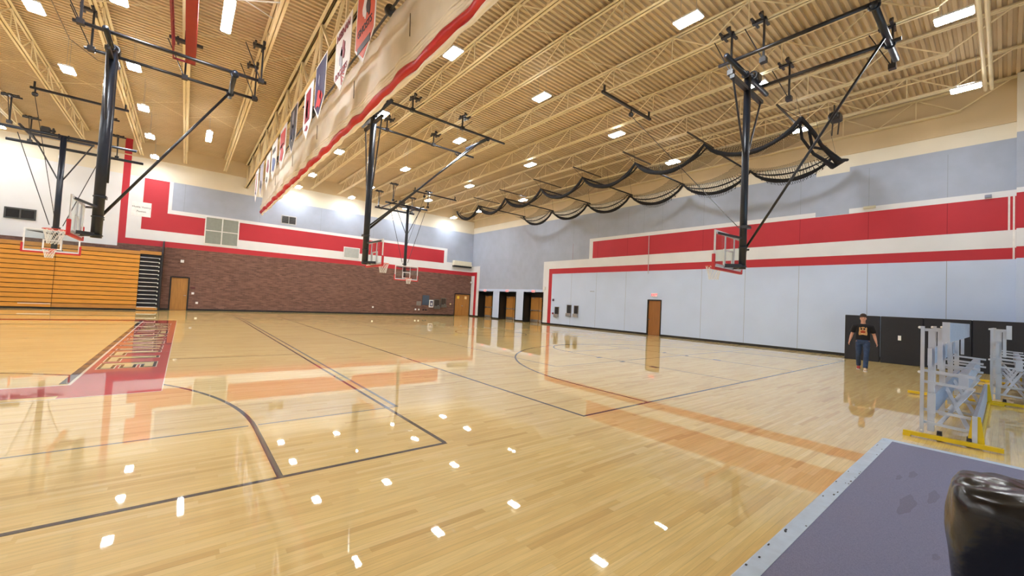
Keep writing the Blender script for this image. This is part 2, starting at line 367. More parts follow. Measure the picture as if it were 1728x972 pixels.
for a, b in ((31.13, 33.36), (27.67, 29.91), (24.17, 26.44)): E_.append((a, b, 0, 2.49, None))
E_.append((13.46, 14.42, 0, 2.25, None))
we, _ = paint_wall('wall_east', 'x', XR, YS, YB, 0, ZD+.1, E_, WBL, True); we['kind'] = 'structure'
struct(MB().box(XW-.25, XW, YS, YB, 0, ZD+.1), 'wall_west', WHT)
ws = MB(); ws.box(XW, 3.0, YS-.25, YS, 0, ZD+.1); ws.box(15.0, XR+.2, YS-.25, YS, 0, ZD+.1); ws.box(3.0, 15.0, YS-.25, YS, 2.7, ZD+.1); struct(ws, 'wall_south', WHT)
wf = MB(); wf.box(3.0, 15.0, YS-.2, YS-.05, 2.62, 2.7).box(3.0, 15.0, YS-.2, YS-.05, 0, .12)
for k in range(9): wf.box(3.0+k*1.49, 3.08+k*1.49, YS-.2, YS-.05, .12, 2.62)
w2_ = struct(wf, 'window_2', mat('bronze_window_frame', (62, 64, 64), 0.4))
for k in range(8): struct(MB().box(3.08+k*1.49, 4.49+k*1.49, YS-.14, YS-.13, .12, 2.62), 'pane', GLASS, w2_)
# backing leaves that give the two painted walls their thickness
bk = MB(); bk.box(XR+1.0, XR+1.2, YS, YB, 0, ZD+.1); bk.box(XW, XR+1.2, YB+.17, YB+.37, 0, ZD+.1); struct(bk, 'wall_backing', WHT)
# pilaster at the south end of the east wall
pl = MB(); fm = []
for z0, z1, m in ((0, 4.09, 0), (4.09, 4.5, 1), (4.5, 5.145, 2), (5.145, 6.42, 1), (6.42, 6.6, 2), (6.6, 8.6, 3), (8.6, ZD, 4)):
    pl.box(XR-.32, XR, YS, -0.24, z0, z1); fm += [m]*6
o = pl.build('trim_1', None, None, mats=[WBL, RED, WHT, GREYP, CREAM], fm=fm); o['kind'] = 'structure'
struct(MB().box(XR-.05, XR, -0.24, YB, 9.08, 9.14), 'trim_2', TANW)
struct(MB().box(XW, XR-.05, YB-.05, YB, 9.70, 9.76), 'trim_3', TANW)
struct(MB().box(XW, -0.74, YB-.012, YB, 0.0, 0.12).box(0.24, 21.05, YB-.012, YB, 0, .12), 'baseboard_north', BASEB)
be = MB()
for a, b in ((YS, 13.46), (14.42, 24.17), (26.44, 27.67), (29.91, 31.13), (33.36, YB)): be.box(XR-.012, XR, a, b, 0, .12)
struct(be, 'baseboard_east', BASEB)

# ceiling deck, ribs running east-west
dk = MB(); prof = []; y = YS-0.3; pitch = 0.2
while y < YB+.1:
    prof += [(y, ZD), (y+.085, ZD), (y+.105, ZD+.075), (y+.18, ZD+.075)]; y += pitch
dk.v = [(XW, a, b) for a, b in prof]+[(XR+.1, a, b) for a, b in prof]; n = len(prof)
dk.f = [(k, k+1, n+k+1, n+k) for k in range(n-1)]
dk.box(XW, XR+.1, YS-.3, YB+.2, ZD+.12, ZD+.2)
ceiling = struct(dk, 'ceiling', TAN)

# doors -------------------------------------------------------------------------------
def door_leaf(mb, axis, c, a, b, z0, z1, t=0.045):
    mb.box(c, c+t, a, b, z0, z1) if axis == 'x' else mb.box(a, b, c, c+t, z0, z1)
# single door in the north wall
d = MB(); door_leaf(d, 'y', YB+.04, -0.68, 0.18, 0.01, 2.17); d1 = struct(d, 'door_1', WOODD)
f = MB(); f.box(-0.76, -0.68, YB-.02, YB+.16, 0, 2.24).box(0.18, 0.26, YB-.02, YB+.16, 0, 2.24).box(-0.68, 0.18, YB-.02, YB+.16, 2.17, 2.26); struct(f, 'door_frame', BASEB, d1)
h = MB(); h.tube((0.10, YB+.04, 1.0), (0.10, YB-.03, 1.0), .02).bar((0.12, YB-.03, 1.0), (0.0, YB-.03, 1.0), .02, .02); struct(h, 'door_handle', STEEL, d1)
# double door in the north wall
d = MB(); door_leaf(d, 'y', YB+.04, 21.12, 21.975, 0.01, 2.17); door_leaf(d, 'y', YB+.04, 21.985, 22.84, 0.01, 2.17); d2 = struct(d, 'door_2', WOODD)
f = MB(); f.box(21.04, 21.12, YB-.02, YB+.16, 0, 2.24).box(22.84, 22.92, YB-.02, YB+.16, 0, 2.24).box(21.12, 22.84, YB-.02, YB+.16, 2.17, 2.27); struct(f, 'door_frame', BASEB, d2)
struct(MB().box(21.36, 21.62, YB+.03, YB+.04, 1.72, 2.0), 'yellow_notice', mat('yellow_paper', (240, 206, 70), 0.7), d2)
struct(MB().box(22.25, 22.51, YB+.03, YB+.04, 1.72, 2.0), 'cream_notice', mat('cream_paper', (238, 214, 160), 0.7), d2)
h = MB(); h.tube((21.93, YB+.04, 1.02), (21.93, YB-.02, 1.02), .03); h.tube((22.03, YB+.04, 1.02), (22.03, YB-.02, 1.02), .03); struct(h, 'door_handle', STEEL, d2)
# three recessed double doors in the east wall
for i, (a, b) in enumerate(((31.13, 33.36), (27.67, 29.91), (24.17, 26.44))):
    XD = XR+.72; m_ = (a+b)/2
    d = MB(); door_leaf(d, 'x', XD, a+.10, m_-.01, 0.02, 2.17); door_leaf(d, 'x', XD, m_+.01, b-.10, 0.02, 2.17); dd = struct(d, 'door_%d' % (i+3), WOODD)
    f = MB(); f.box(XR, XR+1.0, a-.12, a, 0, 2.6).box(XR, XR+1.0, b, b+.12, 0, 2.6).box(XR, XR+1.0, a, b, 2.49, 2.6)
    f.box(XD-.03, XD+.1, a, a+.1, 0, 2.2).box(XD-.03, XD+.1, b-.1, b, 0, 2.2).box(XD-.03, XD+.1, a, b, 2.17, 2.49).box(XD-.01, XD+.1, m_-.015, m_+.015, 0, 2.17)
    f.box(XR, XD, a, a+.012, 0, 2.49).box(XR, XD, b-.012, b, 0, 2.49)
    struct(f, 'door_frame', BASEB, dd)
    for s0, s1 in ((a+.16, m_-.08), (m_+.08, b-.16)):
        p = MB(); p.box(XD-.075, XD-.035, s0, s1, 1.0, 1.06).box(XD-.05, XD, s0, s0+.05, .98, 1.08).box(XD-.05, XD, s1-.08, s1, .96, 1.10); struct(p, 'push_bar', STEEL, dd)
        struct(MB().box(XD-.006, XD, s0-.03, s1+.03, .03, .25), 'kick_plate', STEEL, dd)
        struct(MB().box(XD-.06, XD, s1-.42, s1-.12, 2.06, 2.12), 'door_closer', STEEL, dd)
# single door in the east wall
d = MB(); door_leaf(d, 'x', XR+.04, 13.52, 14.36, .01, 2.18); d6 = struct(d, 'door_6', mat('walnut_door_veneer', (152, 98, 44), 0.45, var=.14, scale=3, stretch=(6, 6, .5)))
f = MB(); f.box(XR-.02, XR+.16, 13.45, 13.52, 0, 2.25).box(XR-.02, XR+.16, 14.36, 14.43, 0, 2.25).box(XR-.02, XR+.16, 13.52, 14.36, 2.18, 2.26); struct(f, 'door_frame', BASEB, d6)
h = MB(); h.tube((XR+.04, 14.27, 1.0), (XR-.03, 14.27, 1.0), .015); h.ball((XR-.05, 14.27, 1.0), .035); struct(h, 'door_handle', STEEL, d6, smooth=True)

# booth window high on the north wall
wf = MB(); wf.box(-7.95, -6.78, YB-.05, YB, 5.46, 5.54).box(-7.95, -6.78, YB-.05, YB, 4.92, 5.0).box(-7.95, -7.88, YB-.05, YB, 5.0, 5.46).box(-6.85, -6.78, YB-.05, YB, 5.0, 5.46).box(-7.4, -7.33, YB-.05, YB, 5, 5.46)
wi = struct(wf, 'window_1', mat('bronze_window_frame', (62, 64, 64), 0.4))
struct(MB().box(-7.88, -7.4, YB-.02, YB-.005, 5.0, 5.46), 'pane', DKGLASS, wi); struct(MB().box(-7.33, -6.85, YB-.02, YB-.005, 5.0, 5.46), 'pane', DKGLASS, wi)

# ------------------------------------------------------------------ steel joists and the girder
def make_joist(zb, zt, ya, yb, wd, nodes, name, label, cat, group, web_r=.021, tall=.085):
    t = empty(name, label, cat, (0, 0, 0), 0, group)
    for nm, z in (('bottom_chord', zb+tall/2), ('top_chord', zt-tall/2)):
        y0 = ya if nm == 'bottom_chord' else YS
        b = MB()
        for s in (-1, 1):
            x1, x2 = s*.012, s*(wd/2)
            b.box(min(x1, x2), max(x1, x2), y0, yb, z-tall/2, z-tall/2+.012); b.box(min(s*.012, s*.024), max(s*.012, s*.024), y0, yb, z-tall/2, z+tall/2)
        b.build(nm, TANJ, t)
    wb = MB(); y = ya+.05; k = 0; st = nodes/2
    wb.tube((0, ya+.05, zb+tall/2), (0, ya-1.3, zt-tall/2), web_r*1.3, 5)
    while y+st < yb+.01:
        wb.tube((0, y, zb+tall/2), (0, y+st, zt-tall/2), web_r, 5)
        wb.tube((0, y+st, zt-tall/2), (0, min(y+2*st, yb), zb+tall/2), web_r, 5)
        wb.tube((0, y+st, zt-tall/2), (0, y+st, zb+tall/2), web_r*.8, 5)
        y += 2*st
    wb.build('web', TANJ, t)
    return t
JX = [-17.4, -15.0, -12.5, -10.0, -7.55, -5.05, -2.6, -0.45, 1.72, 5.3, 7.35, 9.4, 12.1, 14.8, 17.6, 20.35, 22.78]
names = {7.35: 'just east of the beige curtain', 9.4: 'second one east of the beige curtain', 12.1: 'above the west side of the right backstop',
 14.8: 'above the east side of the right backstop', 17.6: 'along the west edge of the black netting', 20.35: 'over the black netting', 22.78: 'hard against the east wall',
 1.72: 'just west of the banner girder', -0.45: 'over the red hanging frame', -2.6: 'above the mast of the big left backstop', -5.05: 'west of the big left backstop', -7.55: 'at the far upper left', 5.3: 'hidden behind the rolled beige curtain'}
j0 = make_joist(9.85, ZD, 1.12, YB-.02, .19, 2.35, 'ceiling_joist', 'cream open-web steel ceiling joist '+names[7.35], 'ceiling joist', 'cream steel ceiling joists')
j0.location.x = 7.35
for x in JX:
    if x == 7.35: continue
    o = copy_tree(j0); o.location.x = x
    o['label'] = 'cream open-web steel ceiling joist '+names.get(x, 'beyond the left edge')
# girder with banners
g = empty('roof_girder', 'deep cream steel girder that carries the row of school banners', 'girder', (3.05, 0, 0))
for z in (8.95, 10.62):
    b = MB()
    for s in (-1, 1): b.box(min(s*.02, s*.14), max(s*.02, s*.14), YS, YB-.02, z, z+.025); b.box(min(s*.02, s*.045), max(s*.02, s*.045), YS, YB-.02, z, z+.12)
    b.build('bottom_chord' if z < 9 else 'top_chord', TANJ, g)
y = YB-.1; 
while y > YS+1.4:
    b = MB(); b.bar((0, y, 9.03), (0, y, 10.66), .07, .09, (0, 1, 0)); b.build('post', TANJ, g)
    b = MB(); b.bar((0, y, 10.62), (0, y-1.45, 9.05), .06, .09, (1, 0, 0)); b.bar((0, y-2.9, 10.62), (0, y-1.45, 9.05), .06, .09, (1, 0, 0)); b.build('diagonal', TANJ, g)
    y -= 2.9
# bridging: thin rods between joists and crossed white angles
allx = sorted(JX+[3.05])
for yy in (9.3, 17.0, 25.5):
    b = MB()
    for x0, x1 in zip(allx, allx[1:]):
        if x1 < -9: continue
        b.tube((x0, yy, 9.9), (x1, yy, ZD-.05), .012, 5); b.tube((x0, yy, ZD-.05), (x1, yy, 9.9), .012, 5)
    single(b, 'bridging_rods', TANJ, 'thin cream cross bridging rods between joists, %s row' % {9.3: 'nearest', 17.0: 'middle', 25.5: 'farthest'}[yy], 'bridging')
b = MB(); b.bar((-0.45, 13.3, 9.95), (1.72, 15.3, 10.6), .05, .01); b.bar((1.72, 13.2, 9.95), (-0.45, 16.0, 10.6), .05, .01)
single(b, 'cross_brace', WHITE, 'pair of white crossed steel angles beside the red hanging frame', 'brace')
for n_, yy in enumerate((0.47, 0.33)):
    single(MB().tube((14.0, yy, 10.0), (21.6, yy, 10.0), .05), 'ceiling_pipe', TANJ, 'cream pipe crossing the joists at top right, %s of the two' % ('northern', 'southern')[n_], 'pipe', 'paired ceiling pipes')
# thin conduit loops on the left deck
single(MB().path([(-4.75, 14.0, 10.68), (-3.9, 19.2, 10.68), (-3.9, 22.2, 10.68), (-3.3, 23.5, 10.68), (-2.8, 23.55, 10.68)], .018, 6), 'conduit', mat('grey_conduit', (140, 124, 104), 0.5), 'thin conduit bending across the tan deck at upper left', 'conduit')

# ------------------------------------------------------------------ ceiling lamps
LENS = bpy.data.materials.new('lit_lamp_lens'); LENS.use_nodes = True; _n = LENS.node_tree.nodes
_b = _n['Principled BSDF']; _b.inputs['Emission Color'].default_value = (*LAMP_COL, 1); _b.inputs['Emission Strength'].default_value = LAMP; _b.inputs['Base Color'].default_value = (.9, .9, .9, 1)
UPGLOW = LENS.copy(); UPGLOW.name = 'added_upglow_emission'; UPGLOW.node_tree.nodes['Principled BSDF'].inputs['Emission Strength'].default_value = LAMP*.12  # weak emission for the added glow that brightens the ceiling
LZ = 9.5
def make_lamp(L_, W_, name, label, group):
    t = empty(name, label, 'ceiling light', (0, 0, LZ), 0, group)
    MB().loft([[(-W_/2-.02, -L_/2-.02, 0), (W_/2+.02, -L_/2-.02, 0), (W_/2+.02, L_/2+.02, 0), (-W_/2-.02, L_/2+.02, 0)], [(-W_/2-.02, -L_/2-.02, .05), (W_/2+.02, -L_/2-.02, .05), (W_/2+.02, L_/2+.02, .05), (-W_/2-.02, L_/2+.02, .05)], [(-W_/4, -L_/2+.1, .1), (W_/4, -L_/2+.1, .1), (W_/4, L_/2-.1, .1), (-W_/4, L_/2-.1, .1)]]).build('housing', WHITE, t)
    MB().rbox(-W_/2, W_/2, -L_/2, L_/2, -.03, -.002, .012).build('lens', LENS, t)
    MB().box(-W_/5, W_/5, -L_/2+.14, L_/2-.14, .1, .115).build('added_upglow', UPGLOW, t)  # added glowing strip on the housing top, lights the deck above
    b = MB(); b.tube((0, -L_/3, .1), (0, -L_/3, ZD-LZ), .006, 4); b.tube((0, L_/3, .1), (0, L_/3, ZD-LZ), .006, 4); b.build('hanger', STEEL, t)
    return t
rows = {5.5: 'second', 11.3: 'third', 17.1: 'fourth', 23.5: 'fifth', 29.5: 'sixth', 34.2: 'last'}
spots = []
for x, nm in ((6.2, 'just east of the curtain'), (10.1, 'second column east of the curtain'), (14.8, 'third column east of the curtain'), (19.7, 'column above the black netting')):
    for y in (0.86, 5.45, 11.2, 17.1, 23.4, 29.4, 33.65):
        if x == 6.2 and y < 11: continue
        if x == 19.7 and y == 17.1: continue
        if x == 10.1 and y == .86: continue
        ordn = {0.86: 'nearest', 5.45: 'second', 11.2: 'third', 17.1: 'fourth', 23.4: 'fifth', 29.4: 'sixth', 33.65: 'by the brick wall'}[y]
        spots.append((x, y, 'lit white high-bay ceiling light, %s, %s lamp' % (nm, ordn)))
for x, ys, nm in ((-1.9, (15.5, 20.0, 24.4, 28.8, 33.2), 'column beside the left backstop mast'), (-3.87, (17.8, 22.2), 'column left of the left backstop mast'), (-8.0, (17.0, 22.0, 27.5, 33.2), 'column at the left edge'), (-12.5, (5., 11., 18., 25., 31.), 'column off the left side'), (-17, (5., 11., 18., 25., 31.), 'column by the west wall'), (-3.8, (4.5, 10.5), 'near left column'), (-8, (4.5, 10.5), 'near left edge column')):
    for k, y in enumerate(ys): spots.append((x, y, 'lit white high-bay ceiling light, %s, %s' % (nm, ('nearest', 'second', 'third', 'fourth', 'farthest')[k])))
l0 = None
for x, y, lb in spots:
    if l0 is None: l0 = make_lamp(.66, .34, 'high_bay_light', lb, 'high-bay ceiling lights'); o = l0
    else: o = copy_tree(l0); o['label'] = lb
    o.location.x, o.location.y = x, y
s0 = make_lamp(1.8, .22, 'strip_light', 'long lit fluorescent strip light beside the red hanging frame', 'long strip lights'); s0.location = (.50, 14.25, LZ)
o = copy_tree(s0); o.location = (.52, 26.3, LZ); o['label'] = 'far lit strip light between the backstop and the banner girder'

# ------------------------------------------------------------------ basketball backstops
def backstop(name, label, bx, by, rz, zp, pipes, rear, mast_r=.1, mast_y=-.4, rods_z=6.3, zc=None, cross=1.05, brace=None, hoist=None, clamps=(), ties=None, piv=(-1.3, 1.3), extra_rod=False):
    t = empty(name, label, 'basketball hoop', (bx, by, 0), rz, 'ceiling-hung basketball backstops')
    zc = zc or zp-.4
    # glass board
    gb = MB().box(-.915, .915, -.008, .008, 2.92, 3.99).build('backboard', GLASS, t)
    fr = MB()
    for x0, x1, z0, z1 in ((-.915, .915, 3.94, 3.99), (-.915, .915, 2.92, 2.98), (-.915, -.86, 2.98, 3.94), (.86, .915, 2.98, 3.94)): fr.box(x0, x1, -.02, .012, z0, z1)
    fr.build('board_border', WHITE, gb)
    sq = MB()
    for x0, x1, z0, z1 in ((-.305, .305, 3.46, 3.51), (-.305, .305, 3.05, 3.10), (-.305, -.255, 3.1, 3.46), (.255, .305, 3.1, 3.46)): sq.box(x0, x1, -.012, .012, z0, z1)
    sq.build('target_square', WHITE, gb)
    al = MB()
    for x in (-.3, .3): al.bar((x, -.04, 2.95), (x, -.04, 3.95), .04, .03, (0, 1, 0))
    al.bar((-.85, -.04, 3.9), (.85, -.04, 3.9), .03, .04); al.bar((-.85, -.04, 3.0), (.85, -.04, 3.0), .03, .04); al.build('board_frame', ALU, gb)
    pd = MB(); pd.rbox(-.96, .96, -.045, .04, 2.86, 2.935, .015); pd.rbox(-.965, -.895, -.045, .04, 2.88, 3.30, .015); pd.rbox(.895, .965, -.045, .04, 2.88, 3.30, .015)
    pd.build('edge_padding', REDP, t)
    rm = MB(); rm.torus((0, .40, 3.05), .2286, .011, n=28, m=8); rm.box(-.09, .09, .015, .03, 2.92, 3.08); rm.bar((-.06, .02, 3.04), (-.09, .19, 3.05), .02, .02); rm.bar((.06, .02, 3.04), (.09, .19, 3.05), .02, .02); rm.bar((0, .02, 2.93), (0, .17, 3.03), .05, .01)
    rim = rm.build('rim', ORG, t, smooth=True)
    nt = MB(); nn = 12; lv = [(.225, 3.04), (.195, 2.94), (.165, 2.84), (.145, 2.74), (.13, 2.64)]
    for a in range(4):
        for k in range(nn):
            t0 = 2*PI*(k+.5*(a % 2))/nn
            for s in (-.5, .5):
                t1 = t0+2*PI*s/nn
                nt.tube((lv[a][0]*math.cos(t0), .40+lv[a][0]*math.sin(t0), lv[a][1]), (lv[a+1][0]*math.cos(t1), .40+lv[a+1][0]*math.sin(t1), lv[a+1][1]), .006, 4)
    nt.build('net', CORD, rim)
    my = mast_y
    ms = MB(); ms.tube((0, my, 2.93), (0, my, zp), mast_r, 16); ms.torus((0, my, 3.55), mast_r+.005, .02, n=16, m=6); ms.torus((0, my, 4.15), mast_r+.005, .02, n=16, m=6); ms.torus((0, my, 3.0), mast_r+.005, .02, n=16, m=6)
    ms.build('mast', BLUEBLK, t, smooth=True)
    for s in (-1, 1):
        MB().bar((s*.06, my, 3.82), (s*.82, -.05, 3.9), .05, .06).build('upper_arm', BLK, t)
        MB().bar((s*.06, my, 3.02), (s*.32, -.05, 3.02), .08, .10).build('lower_arm', BLK, t)
    MB().box(-.14, .14, my-.16, my, 4.10, 4.18).build('cable_bracket', BLK, t)
    cb = MB(); cb.bar((-cross, my, zc), (cross, my, zc), .12, .10); cb.build('crossbar', BLK, t)
    for s in (-1, 1):
        MB().tube((s*(cross-.05), my, zc), (s*.09, my, rods_z), .028, 8).build('side_rod', BLK, t)
    if extra_rod:
        MB().path([(.16, my-.08, zp-.1), (.12, my-.1, 6.0), (.02, my-.12, 4.6)], .05, 8).build('folding_arm', BLUEBLK, t, smooth=True)
    if ties:
        for s in (-1, 1): MB().tube((s*ties, my, zp-.2), (s*.22, my, 4.25), .018, 6).build('tie_rod', BLK, t)
    pv = MB(); pv.tube((piv[0], my, zp), (piv[1], my, zp), .07, 12)
    for x in (-.16, .16): pv.torus((x, my, zp), .08, .03, 'x', 14, 6)
    pv.build('pivot_pipe', BLUEBLK, t, smooth=True)
    for x, y0, y1 in pipes: MB().tube((x, y0, zp+.06), (x, y1, zp+.06), .05, 10).build('runner_pipe', BLK, t, smooth=True)
    if rear: 
        rp = MB(); rp.tube((rear[0], rear[2], zp+.0), (rear[1], rear[2], zp+.0), .075, 12)
        for x, _, _ in pipes: rp.torus((x, rear[2], zp), .09, .03, 'x', 14, 6)
        rp.build('rear_pipe', BLUEBLK, t, smooth=True)
    if brace:
        for (x0, z0, x1, y1, z1, r_) in brace: MB().tube((x0, my, z0), (x1, y1, z1), r_, 8).build('brace', BLK, t, smooth=True)
        b = MB(); b.ball((brace[0][0], my-.02, brace[0][1]), .06); b.tube((0, my, brace[0][1]), (brace[0][0], my+.12*(1 if brace[0][3] > 0 else -1), brace[0][1]), .03, 8); b.build('brace_joint', BLK, t)
    # winch on the pivot
    wn_ = MB(); wn_.rbox(.45, .75, my-.12, my+.12, zp+.05, zp+.3, .03); wn_.torus((.35, my, zp+.17), .12, .03, 'x', 14, 6); wn_.tube((.28, my, zp+.17), (.5, my, zp+.17), .05, 10)
    wn_.build('winch', BLK, t)
    for (x, y) in clamps:
        c = MB(); c.bar((x, y, zp+.06), (x, y, 9.86), .05, .05, (1, 0, 0)); c.bar((x, y, zp+.06), (x+.0, y+.5, 9.80), .025, .025, (1, 0, 0))
        c.bar((x-.32, y, 9.84), (x+.32, y, 9.84), .07, .06); c.bar((x-.26, y+.24, 9.84), (x+.26, y+.24, 9.84), .06, .05); c.box(x-.06, x+.06, y-.06, y+.3, 9.80, 9.88)
        for s in (-.2, .2): c.box(x+s-.03, x+s+.03, y-.04, y+.04, 9.86, 9.95)
        c.box(x-.08, x+.08, y-.08, y+.08, zp, zp+.14); c.build('joist_clamp', BLK, t)
    if hoist:
        hx0, hx1, hy, hz, cx, cz = hoist
        b = MB(); b.bar((hx0, hy, hz), (hx1, hy, hz), .09, .09); b.tube((cx, hy, hz), (cx, hy, hz-.2), .03, 6); b.ball((cx, hy, hz-.25), .1); 
        for x in (hx0+.12, hx1-.12): b.bar((x, hy, hz), (x, hy, 9.88), .06, .06, (1, 0, 0))
        b.build('hoist_bar', BLK, t)
        MB().tube((cx, hy, hz-.3), (0, my+.12, cz), .012, 5).build('hoist_cable', BLK, t)
    return t
def near_clamps(xs, ys): return [(x, y) for x in xs for y in ys]
backstop('basketball_hoop', 'black-masted glass backboard hanging at right before the red stripes', 12.42, 5.2, 0, 8.6,
   [(-.98, .0, -3.45), (.95, .0, -3.55)], (-1.05, 1.85, -3.34), mast_r=.095, rods_z=6.2, zc=8.2, piv=(-1.45, 1.45),
   brace=[(.12, 3.5, .45, -3.34, 8.6, .035)], hoist=(-.9, 2.3, 4.25, 9.6, .93, 4.14), clamps=[(-.42, -.1), (2.35, -.75), (2.35, -3.2), (-.42, -.95)])
backstop('basketball_hoop', 'big black-masted glass backboard at upper left, seen from its side', -2.52, 16.9, PI/2, 8.6,
   [(-1.0, .25, -4.25), (.62, .25, -4.2)], (-1.2, 1.0, -3.37), mast_r=.125, mast_y=-.42, rods_z=6.4, zc=8.3, piv=(-1.3, 1.3), extra_rod=True,
   brace=[(.1, 3.5, .5, -3.37, 8.6, .04)], clamps=[(-1.0, .1), (.62, .1), (-1.0, -4.1), (.62, -4.1), (.62, -2.1)], cross=.8)
backstop('basketball_hoop', 'black-masted glass backboard hanging just right of the rolled curtain', 6.2, 17.0, -PI/2, 9.25,
   [(1.6, -.5, 5.4), (-1.1, -.5, 5.4)], (-.2, 1.7, 4.4), mast_r=.125, rods_z=5.0, zc=8.95, piv=(-1.4, 1.9),
   brace=[(-.05, 4.35, .1, 4.4, 9.2, .045), (.05, 4.5, .75, 4.4, 9.2, .03)], clamps=[(1.6, .6), (-1.1, .6), (1.6, 3.0), (-1.1, 3.0)], cross=1.0)
fr_args = dict(zp=8.6, mast_r=.11, rods_z=6.5, zc=8.45, cross=1.05, ties=1.45)
backstop('basketball_hoop', 'small far glass backboard facing the camera before the brick wall', 12.93, 28.6, PI, pipes=[(-1.0, .25, -2.75), (1.2, .25, -2.75)], rear=(-1.6, 1.7, -2.75), piv=(-1.6, 1.8),
   hoist=(-3.6, .1, .6, 9.6, -.8, 5.5), clamps=[(-1.3, .25), (1.5, .25), (-1.3, -2.6), (1.5, -2.6)], **fr_args)
backstop('basketball_hoop', 'far glass backboard hanging before the wooden bleachers', -4.98, 28.6, PI, pipes=[(-1.3, .1, -3.2), (1.3, .1, -3.2)], rear=(-2.7, 2.4, -3.1), piv=(-2.6, 2.2),
   hoist=(-2.5, .5, 2.9, 9.6, .35, 4.3), clamps=[(-1.6, .1), (1.6, .1), (-1.6, -3.0), (1.6, -3.0)], **fr_args)
# red hanging frame between the joists
t = empty('hanging_frame', 'dark red lattice frame hanging from the ceiling at top left', 'hanging frame', (-.4, 0, 0))
b = MB(); b.box(-.02, .24, 9.0, 17.0, 8.95, 8.99); b.box(.2, .24, 9.0, 17.0, 8.99, 9.45); b.box(-.02, .01, 9.0, 17.0, 8.99, 9.45); b.build('beam', mat('dark_red_paint', (158, 32, 34), 0.4), t)
b = MB(); yy = 9.0
b.box(-.34, -.30, 9, 17, 8.95, 9.0); b.box(-.34, -.30, 9, 17, 9.4, 9.45)
while yy < 16.9: b.bar((-.32, yy, 8.98), (-.32, yy+.5, 9.42), .02, .03, (1, 0, 0)); b.bar((-.32, yy+.5, 9.42), (-.32, yy+1, 8.98), .02, .03, (1, 0, 0)); yy += 1
b.box(-.34, .24, 16.96, 17.0, 8.95, 9.0); b.build('lattice', mat('maroon_paint', (140, 40, 66), 0.35), t)
for yy in (10.5, 13.6, 16.7): MB().box(-.45, .4, yy-.05, yy+.05, 9.45, 9.53).bar((-.05, yy, 9.5), (-.05, yy, 9.88), .05, .05, (1, 0, 0)).build('hanger', BLK, t)

# ------------------------------------------------------------------ rolled-up divider curtain
CANV = mat('beige_curtain_canvas', (248, 240, 228), 0.8, var=0.06, scale=1.5)
cz = empty('divider_curtain', 'long beige rolled-up divider curtain with a red hem under the ceiling', 'curtain', (4.05, 0, 0))
Y0, Y1, NY = -2.0, 34.25, 220
def sheet(fn, nv, name, m, thick=.012, nu=NY):
    mb = MB(); front = [[fn(Y0+(Y1-Y0)*i/nu, j/nv, 0) for j in range(nv+1)] for i in range(nu+1)]
    back = [[(p[0]+thick, p[1], p[2]) for p in r] for r in front]
    rings = [front[i]+list(reversed(back[i])) for i in range(nu+1)]
    mb.loft(rings); return mb.build(name, m, cz, smooth=True)
def body(y, v, _):
    sag = .03*math.sin(y*1.9)+.02*math.sin(y*4.3+1)
    return (-.10+.02*math.sin(y*3.1+v*3)+.015*math.sin(y*7+v)+.05*math.sin(v*PI), y, 7.5+v*1.8+sag*(1-v))
sheet(body, 10, 'canvas', CANV)
def hem(zc_, amp, rad, xo):
    mb = MB(); pts = []; rr = []
    for i in range(NY+1):
        y = Y0+(Y1-Y0)*i/NY; k = abs(math.sin((y-1.2)*PI/4.6))
        pts.append((xo+.015*math.sin(y*5), y, zc_+amp*(.4-k)+.012*math.sin(y*8+zc_*9))); rr.append(rad*(1+.25*math.sin(y*3.3+zc_)))
    mb.path(pts, rr, 8); return mb
hem(7.14, .05, .06, .0).build('canvas_edge', CANV, cz, smooth=True)
hem(7.30, .05, .13, -.03).build('red_hem', mat('red_curtain_vinyl', (198, 30, 36), 0.4), cz, smooth=True)
for k, (z, r_) in enumerate(((7.45, .06), (7.53, .05), (7.60, .05), (7.68, .03))): hem(z, .04, r_, -.06-.02*k).build('canvas_fold', CANV, cz, smooth=True)
b = MB()
for yy in (9.2, 13.4, 18.1, 23.0, 28.0): b.tube((-.17, yy, 8.0), (-.17, yy+.05, 8.6), .012, 5)
b.build('lift_strap', mat('brown_strap', (96, 78, 60), 0.8), cz)
t = empty('curtain_drive_shaft', 'long black drive shaft with a disc above the rolled curtain', 'drive shaft', (3.95, 0, 0))
MB().tube((0, YS, 9.55), (0, 33.5, 9.55), .035, 8).build('shaft', BLK, t, smooth=True)
for yy in (10.8, 19.6, 27.5): MB().tube((0, yy-.06, 9.55), (0, yy+.06, 9.55), .15, 16).build('drum', BLK, t, smooth=True)
b = MB(); b.rbox(-.2, .25, 18.9, 19.3, 9.38, 9.68, .04); b.bar((-.5, 19.5, 9.75), (.4, 19.5, 9.75), .08, .08); b.build('motor', BLK, t)
b = MB()
for yy in (3, 9, 15, 21, 27, 33): b.bar((0, yy, 9.55), (0, yy, ZD), .04, .04, (1, 0, 0))
b.build('bracket', TANJ, t)

